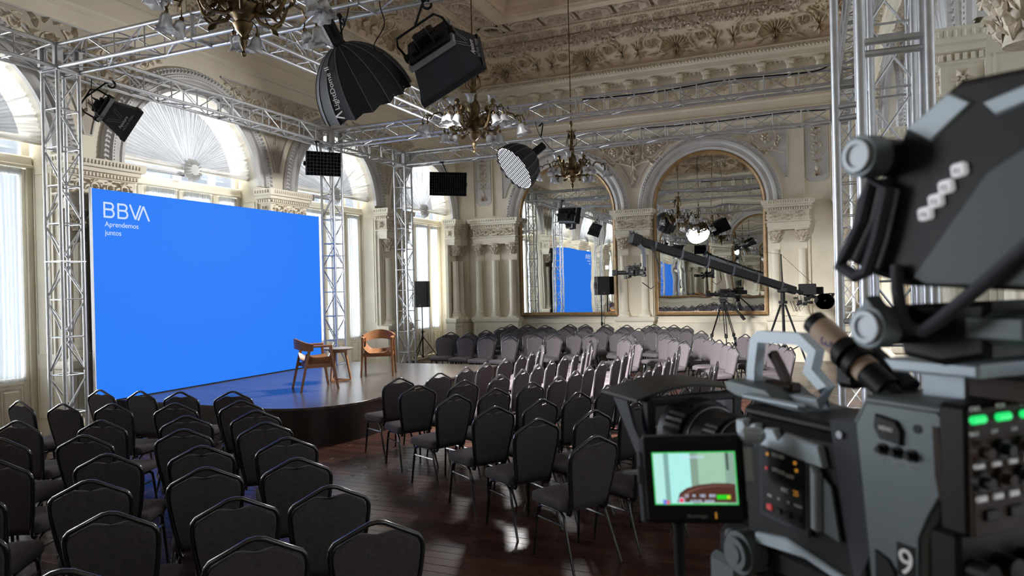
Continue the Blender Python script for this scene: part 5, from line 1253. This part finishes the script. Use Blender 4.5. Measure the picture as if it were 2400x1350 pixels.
plate([(.2285, .022), (.2475, .022), (.2475, .053), (.2285, .053)], .0135, .0142, black, 'number_label', rp); side_text('9', .034, .238, .0255, .0145, rp, whitem)
plate([(.226, -.012), (.25, -.012), (.25, .014), (.226, .014)], .0135, .0142, whitem, 'paper_label', rp)
m = M(); m.box((-.185, -.09, .06), (.05, .14, .2), b=.01); m.obj('rear_block', black, cam)
# operator panel at the back
BK = frame((-.302, 0, 0), (0, -1, 0), (0, 0, 1), (-1, 0, 0))      # (to the right, up, outward)
m = M(); m.box((.070, .135, -.0135), (.176, .112, .028), BK, b=.004); m.obj('operator_panel_case', black, cam); m = M(); m.box((.070, .135, .0015), (.172, .108, .004), BK, b=.001); op = m.obj('operator_panel', brown, cam)
m = M(); m.box((.075, .02, -.03), (.17, .115, .03), BK, b=.004); m.obj('connector_panel', black, cam)
for r_, z in ((0, .180),):
    for i in range(4): m = M(); m.box((-.012+.031*i, z, .006), (.019, .007, .005), BK, b=.002); m.obj('green_key', green_led, op)
LB = (('CALL', .1885), ('PGM', .1885), ('ENG', .1885), ('RET', .1885))
for i, (s, z) in enumerate(LB): text(s, .0055, op, BK @ TR(-.012+.031*i, z-.0015, .0035), whitem, align='CENTER', ext=.0002)
for i in range(5): text(('TALK', 'OFF', 'ON', 'MIX', 'VOL')[i], .005, op, BK @ TR(-.014+.025*i, .166, .0035), whitem, align='CENTER', ext=.0002)
for j, z in enumerate((.153, .128)):
    for i in range(5):
        m = M(); m.cyl((-.010+.026*i, z, .003), (-.010+.026*i, z, .009), .0085, n=14, T=BK); m.cyl((-.010+.026*i, z, .009), (-.010+.026*i, z, .016), .005, n=12, T=BK); m.obj('knob', black if (i+j) % 2 else brown, op)
for i in range(6): m = M(); m.box((-.010+.0205*i, .1405, .0045), (.012, .0045, .003), BK, b=.001); m.obj('white_key', whitem, op)
for i in range(6): m = M(); m.box((-.008+.020*i, .113, .0045), (.013, .0055, .003), BK, b=.001); m.obj('white_key', whitem, op)
for i in range(4): m = M(); m.box((.004+.030*i, .098, .0045), (.017, .009, .004), BK, b=.001); m.obj('toggle_switch', black, op)
for i in range(4):
    m = M(); m.cyl((.005+.032*i, .045, -.015), (.005+.032*i, .045, .004), .010, n=14, T=BK); m.obj('socket', black, cam); m = M(); m.box((.004+.032*i, .022, -.012), (.006, .018, .008), BK, b=.001); m.obj('amber_tab', orange, cam)
m = M(); m.tube([(-.40, -.035, .095), (-.36, -.05, .05), (-.33, -.065, .02), (-.31, -.07, -.03)], .010, 10); m.obj('rear_cable', greyblk, cam)
# shoulder base below, with rosette
m = M(); m.box((-.10, -.07, -.035), (.33, .125, .045), b=.012); m.box((.03, -.07, -.05), (.10, .11, .05), b=.01); m.obj('shoulder_base', black, cam)
plate([(.02, -.005), (.07, .004), (.10, .0), (.20, -.018), (.20, -.026), (.10, -.010), (.02, -.018)], -.01, .004, bodyl, 'base_trim', b=.002)
m = M(); m.cyl((.004, -.034, -.02), (.004, -.034, .016), .026, n=28, T=SD); m.cyl((.004, -.034, .016), (.004, -.034, .022), .020, n=24, T=SD); m.cyl((.004, -.034, .022), (.004, -.034, .024), .011, n=18, T=SD); ro = m.obj('rosette', bodyg, cam)
m = M(); m.cyl((-.03, -.022, .0), (-.018, -.024, .012), .006, n=10, T=SD); m.obj('rosette_lever', silver, ro)
m = M(); m.box((.03, -.0, -.075), (.06, .03, .05), b=.008); m.obj('base_foot', bodyg, cam)
# handle
HY = -.062
m = M(); pth = [(.052, HY, .160), (.050, HY, .186), (.043, HY, .220), (.036, HY, .2265), (-.036, HY, .2275), (-.058, HY, .213), (-.050, HY, .190), (-.073, HY, .172), (-.067, HY, .150), (-.020, HY, .150)]
m.tube(pth, [.0105]*10, 4); hd = m.obj('top_handle', bodyl, cam, smooth=20)
m = M(); m.tube([(.030, HY-.012, .205), (.018, HY-.012, .190), (.006, HY-.014, .168)], .007, 4); m.box((.012, HY-.012, .163), (.05, .02, .012), b=.003); m.obj('inner_grip', brown, hd)
m = M(); m.prism([(-.080, .163), (-.070, .168), (.0, .164), (.012, .156), (.030, .150), (.070, .146), (.070, .140), (-.06, .146), (-.078, .152)], -.095, -.035, SD, .003); m.obj('handle_rail', bodyg, cam)
m = M(); m.box((-.02, -.028, .152), (.10, .012, .006), b=.002); m.obj('rail_highlight', bodyl, cam)
# microphone in its clamp, wrapped with tape
ma, mb = V((-.098, -.02, .253)), V((-.176, -.02, .200)); md = (mb-ma).normalized()
m = M(); m.cyl(ma, ma+md*.115, .0135, n=18); mic = m.obj('microphone', black, cam)
m = M(); m.cyl(ma+md*.012, ma+md*.046, .0142, n=18); m.obj('tape_wrap', tape, mic)
xx = md; nn = V((.30, .95, .1)); nn = (nn-xx*nn.dot(xx)).normalized(); yy = nn.cross(xx)
text('3', .022, mic, frame(ma+md*.036+nn*.0143, -yy, xx, nn) @ RZ(.25) @ TR(-.006, -.006, 0), ink, ext=.0002)
m = M(); m.cyl(ma+md*.075, ma+md*.088, .0141, n=18); m.obj('tape_wrap', tape, mic)
m = M(); m.cyl(ma+md*.115, ma+md*.150, .010, .007, n=14); m.cyl(ma+md*.150, ma+md*.185, .005, .004, n=10); m.obj('plug', black, mic)
m = M(); m.tube([ma+md*.18, ma+md*.21+V((0, -.01, -.01)), V((-.24, -.06, .17)), V((-.26, -.09, .15))], .0035, 6); m.obj('mic_cable', black, mic)
for t in (.052, .068): m = M(); m.cyl(ma+md*t, ma+md*(t+.009), .0185, n=18); m.obj('clamp_ring', black, mic)
m = M(); m.box((ma+md*.06+V((.012, -.022, -.02)))[:], (.03, .04, .035), b=.006); m.obj('mic_clamp', black, mic)
m = M(); m.cyl(ma+md*.05-nn*.026, ma+md*.12-nn*.026, .011, n=12); m.obj('second_tube', greyblk, mic)
# lens and sunshade
LY, LZ = -.07, .066
def lring(x0, x1, r0, r1, mt, nm, ribs=0, par=cam):
    m = M(); T = frame((0, LY, LZ), (0, 1, 0), (0, 0, 1), (1, 0, 0))
    m.lathe([(0, x0), (r0, x0), (r0, x0+.002), (r1, x1-.002), (r1*.96, x1), (0, x1)], 72 if ribs else 32, T, (lambda r, z, A: r*(1+.03*(1 if int(A/(2*PI)*72) % 2 else 0)) if r > r0*.5 else r) if ribs else None); return m.obj(nm, mt, par, smooth=25)
ln = lring(.02, .05, .034, .036, black, 'lens_mount')
lring(.05, .075, .038, .038, black, 'iris_ring', 1, ln); lring(.075, .10, .036, .041, black, 'lens_barrel', 0, ln); lring(.10, .13, .044, .044, black, 'zoom_ring', 1, ln); lring(.13, .165, .042, .050, black, 'lens_barrel', 0, ln); lring(.165, .205, .055, .056, black, 'focus_ring', 1, ln); lring(.205, .225, .053, .053, black, 'lens_front', 0, ln)
for x in (.092, .152): m = M(); T = frame((x, LY, LZ), (0, 1, 0), (0, 0, 1), (1, 0, 0)); m.tube([((.0405 if x < .1 else .0485)*cos(2*PI*k/32), (.0405 if x < .1 else .0485)*sin(2*PI*k/32), 0) for k in range(32)], .0007, 4, True, T); m.obj('scale_line', silver, ln)
for i, s in enumerate(('2.8', '4', '5.6', '8', '11')): A = .55+.32*i; T = frame((.066, LY+.0405*sin(A), LZ+.0405*cos(A)), (0, -cos(A), sin(A)), (1, 0, 0), (0, sin(A), cos(A))); text(s, .006, ln, T, whitem, ext=.0002)
m = M(); m.box((.10, LY+.055, LZ-.01), (.09, .03, .05), b=.008); m.obj('servo_grip', black, ln); m = M(); m.cyl((.17, LY+.062, LZ-.004), (.17, LY+.072, LZ-.004), .008, n=16); m.obj('index_dot', whitem, ln)
hood = root('sunshade', TR(.205, LY, LZ), parent=cam)
def shell(nm, a0, b0, a1, b1, mt=black, th=.004):
    m = M(); n = (V(b0)-V(a0)).cross(V(a1)-V(a0)).normalized()*th; vs = []
    K = 8
    for t in [i/K for i in range(K+1)]:
        for a, b in ((a0, b0), (a1, b1)):
            p = V(a).lerp(V(b), t); bow = (.016 if nm == 'top_flap' else 0)*sin(PI*t); vs += [p+V((0, 0, bow)), p-n+V((0, 0, bow))]
    fs = []
    for i in range(K):
        o = i*4; fs += [(o, o+2, o+6, o+4), (o+1, o+5, o+7, o+3), (o, o+4, o+5, o+1), (o+2, o+3, o+7, o+6)]
    fs += [(0, 1, 3, 2), (K*4, K*4+2, K*4+3, K*4+1)]; m.add(vs, fs); return m.obj(nm, mt, hood, smooth=40)
shell('top_flap', (.0, -.098, .056), (.0, .098, .056), (.105, -.115, .060), (.105, .100, .058), black)
m = M(); m.prism([(.066, .056), (.024, .056), (.006, .02), (-.040, -.03), (-.044, -.052), (-.030, -.055), (.018, .0)], .096, .101, frame((0, 0, 0), (1, 0, 0), (0, 0, 1), (0, 1, 0)), .001); m.obj('side_flap', greyblk, hood)
shell('side_flap', (.0, -.080, -.055), (.0, -.092, .056), (.055, -.090, -.060), (.075, -.100, .052))
shell('bottom_flap', (.0, -.08, -.056), (.0, .08, -.056), (.06, -.09, -.066), (.06, .09, -.066))
m = M(); 
for y in (-.078, .078): m.box((0, y, 0), (.02, .014, .115), b=.002)
for z in (-.055, .055): m.box((0, 0, z), (.02, .16, .012), b=.002)
m.obj('shade_frame', black, hood)
m = M(); m.prism([(-.075, .018), (-.045, .014), (-.052, .048), (-.080, .055)], .0, .004, frame((.05, 0, 0), (0, 1, 0), (0, 0, 1), (1, 0, 0))); m.obj('french_flag_bracket', bodyl, hood)
# flip-out monitor
XR_, NR = V((.98906, .14753, 0)), V((.14753, -.98906, 0)); U_ = V((0, 0, 1)); inv = FC.inverted()
LT = inv @ frame((-.125, .838, 1.774), XR_, U_, NR) @ RZ(.052)
mon = root('flip_monitor', LT, parent=cam)
m = M(); m.box((-.008, -.004, -.010), (.118, .102, .022), b=.006); m.obj('monitor_housing', black, mon)
m = M(); m.box((-.066, -.012, -.012), (.010, .088, .020), b=.004); m.box((-.066, .002, -.010), (.0105, .022, .017), b=.002); m.obj('hinge_side', greyblk, mon)
W_, H_ = .094, .0615; CX, CY = -.0055, -.001
def scr(poly, h, col, st, nm): m = M(); m.prism([(CX+x*W_/2, CY+y*H_/2) for x, y in poly], .0005, .0005+h, None); return m.obj(nm, emis('screen_'+nm, col, st), mon, smooth=0)
scr([(-1, -1), (1, -1), (1, 1), (-1, 1)], .0006, (.05, .55, .12), .9, 'green_border')
R4 = lambda x0, y0, x1, y1: [(x0, y0), (x1, y0), (x1, y1), (x0, y1)]
scr(R4(-.97, -.95, -.72, .95), .0009, (.45, .80, .74), .95, 'curtain_left'); scr(R4(-.72, -.95, -.60, .95), .0009, (.22, .42, .38), .9, 'curtain_gap'); scr(R4(-.60, -.95, -.08, .95), .0009, (.42, .84, .80), .95, 'curtain_light')
scr(R4(-.08, -.95, .10, .95), .0009, (.24, .36, .28), .9, 'wall_shade'); scr(R4(.10, -.95, .74, .95), .0009, (.36, .58, .42), .9, 'wall_green'); scr(R4(.74, -.95, .97, .95), .0009, (.26, .40, .32), .9, 'pier_green'); scr(R4(.77, .3, .83, .95), .0011, (.05, .09, .07), .9, 'dark_post')
scr([(-.46, -.9), (-.38, -.55), (-.20, -.36), (.1, -.24), (.45, -.18), (.8, -.19), (.95, -.23), (.95, -.9)], .0012, (.085, .032, .022), .9, 'chair_top'); scr([(-.40, -.9), (-.35, -.66), (-.15, -.44), (.15, -.31), (.5, -.25), (.9, -.28), (.9, -.32), (.5, -.30), (.15, -.37), (-.12, -.52), (-.26, -.9)], .0014, (.17, .08, .06), .9, 'chair_rim')
scr(R4(.50, -.78, .82, -.62), .0016, (.02, .62, .02), 1, 'battery_green'); scr(R4(.74, -.76, .82, -.64), .0018, (.55, .6, .02), 1, 'battery_yellow'); scr(R4(-.80, -.97, -.72, -.80), .0016, (.15, .2, .75), 1, 'scope_blue'); scr(R4(-.72, -.97, -.64, -.84), .0016, (.65, .12, .2), 1, 'scope_red')
m = M(); m.cyl((CX-.35*W_/2, CY-.82*H_/2, .001), (CX-.35*W_/2, CY-.82*H_/2, .0022), .0034, n=16); m.obj('record_ring', ledwhite, mon); m = M(); m.cyl((CX-.35*W_/2, CY-.82*H_/2, .001), (CX-.35*W_/2, CY-.82*H_/2, .0025), .0026, n=14); m.obj('record_dot', emis('rec_red', (.8, .05, .1), 1), mon)
text('00:00:00:00', .0052, mon, TR(CX, CY+.82*H_/2-.002, .0016), ledwhite, align='CENTER', ext=.0002); text('25   f4   180   800', .0048, mon, TR(CX+.1*W_/2, CY-.70*H_/2, .0022), ledwhite, align='CENTER', ext=.0002); text('0:00:00  5600K', .0045, mon, TR(CX+.15*W_/2, CY-.9*H_/2, .0022), ledwhite, align='CENTER', ext=.0002)
text('Blackmagic', .0052, mon, TR(-.017, -.0465, .0012), silver, ext=.0002); m = M(); m.box((.0155, -.044, .0012), (.002, .007, .0006)); m.obj('logo_bar', orange, mon)
m = M(); m.box((.055, .012, -.022), (.022, .05, .03), b=.006); m.box((.062, .045, -.01), (.03, .018, .02), b=.006); m.obj('monitor_hinge', bodyl, mon)
m = M(); m.tube([LT @ V((-.028, -.055, -.01)), LT @ V((-.030, -.10, -.012)), LT @ V((-.030, -.30, -.01)), LT @ V((-.02, -.55, .0))], .0062, 10); m.obj('hanging_cable', black, cam)
# viewfinder on its mount
vf = root('viewfinder', Matrix(), parent=cam)
VP_ = [(.215, .318), (.226, .372), (.240, .388), (.263, .388), (.280, .426), (.330, .453), (.410, .446), (.410, .286), (.277, .293), (.245, .303)]
m = M(); m.prism(VP_, -.15, .058, SD, .006); m.obj('viewfinder_housing', black, vf, smooth=25)
plate([(.288, .300), (.352, .378), (.410, .405), (.410, .290), (.300, .293)], .056, .060, mat('hood_grey', (.038, .046, .048), .55), 'hood_side', vf, b=.002)
plate([(.2865, .424), (.324, .4445), (.3425, .432), (.3075, .409)], .056, .061, bodyl, 'top_bezel', vf, b=.002); plate([(.350, .430), (.385, .436), (.395, .425), (.36, .418)], .056, .060, bodyl, 'rear_bezel', vf, b=.002)
for i, (a, z) in enumerate(((.3015, .3515), (.3110, .3610), (.3200, .3710), (.3310, .3825))):
    F = SD @ TR(a, z, .057) @ RZ(.12); m = M(); m.prism([(x*1.02, y*.98) for x, y in ((-.0062, -.0038), (-.0038, -.0056), (.0038, -.0056), (.0062, -.0038), (.0062, .0038), (.0038, .0056), (-.0038, .0056), (-.0062, .0038))], 0, .005, F, .0015); k = m.obj('white_key', key_white, vf)
    text('F%d' % (4-i), .006, k, SD @ TR(a-.003, z-.003, .0622), black, ext=.0002)
m = M(); gp = [(.258, .385), (.247, .352), (.228, .322), (.221, .312), (.238, .302), (.250, .306), (.262, .334), (.274, .375)]; m.tube([SD @ V((a, z, .068)) for a, z in gp], .006, 8, True); m.obj('side_grip', greyblk, vf)
for a, z in ((.2635, .404), (.2685, .259)):
    m = M(); m.cyl((a, z, -.10), (a, z, .072), .0165, n=28, T=SD); m.obj('pivot_barrel', black, vf); m = M(); m.cyl((a, z, .070), (a, z, .090), .0185, .0178, n=32, T=SD); kb = m.obj('pivot_knob', bodyg, vf); m = M(); m.lathe([(0, .0915), (.009, .0915), (.0098, .0935), (.0135, .0935), (.0145, .090), (.0178, .0895)], 32, SD @ TR(a, z, 0)); m.obj('knob_cap', silver, kb)
    if z < .3: m = M(); m.prism([(a-.016, z+.006), (a-.002, z+.026), (a+.014, z+.008)], .072, .088, SD, .002); m.obj('knob_lug', bodyg, kb)
m = M(); m.tube([SD @ V(p) for p in ((.276, .310, .062), (.279, .290, .066), (.284, .268, .068), (.292, .258, .068), (.303, .256, .068), (.316, .264, .068), (.348, .290, .066), (.392, .328, .062))], .0055, 10); m.obj('guard_bar', greyblk, vf, smooth=60)
m = M(); m.prism([(.255, .276), (.340, .280), (.340, .236), (.300, .226), (.262, .232)], -.16, .045, SD, .006); m.obj('viewfinder_arm', black, vf); m = M(); m.prism([(.318, .272), (.372, .272), (.372, .246), (.318, .246)], -.02, .046, SD, .008); m.obj('arm_block', bodyg, vf)
m = M(); m.prism([(.205, .222), (.300, .224), (.300, .212), (.215, .210)], -.13, .0, SD, .003); m.obj('slide_rail', bodyl, vf); m = M(); m.prism([(.222, .212), (.268, .213), (.268, .186), (.222, .184)], -.11, -.03, SD, .003); m.obj('dovetail_block', bodyl, vf); m = M(); m.prism([(.268, .212), (.345, .212), (.345, .190), (.268, .190)], -.13, -.03, SD, .003); m.obj('mount_block', brown, vf)
# tripod that carries it (below the frame)
tp = root('camera_pedestal', FC, 'black tripod under the big foreground camera, below the frame', 'tripod')
m = M(); m.cyl((-.10, -.07, -.10), (-.10, -.07, -.062), .07, n=20); m.cyl((-.10, -.07, -.30), (-.10, -.07, -.10), .055, n=20); m.obj('fluid_head', black, tp)
for k in range(3): A = 2*PI*k/3+2.6; m = M(); m.tube([(-.10+.04*cos(A), -.07+.04*sin(A), -.28), (-.10+.42*cos(A), -.07+.42*sin(A), -1.695)], [.024, .018], 8); m.obj('leg', black, tp)

# lettering becomes plain mesh
bpy.context.view_layer.update(); dg = bpy.context.evaluated_depsgraph_get()
for o in [o for o in D.objects if o.type == 'FONT']:
    me = D.meshes.new_from_object(o.evaluated_get(dg)); n = D.objects.new('lettering', me); COL.objects.link(n); n.parent = o.parent; n.matrix_local = o.matrix_local.copy(); D.objects.remove(o)
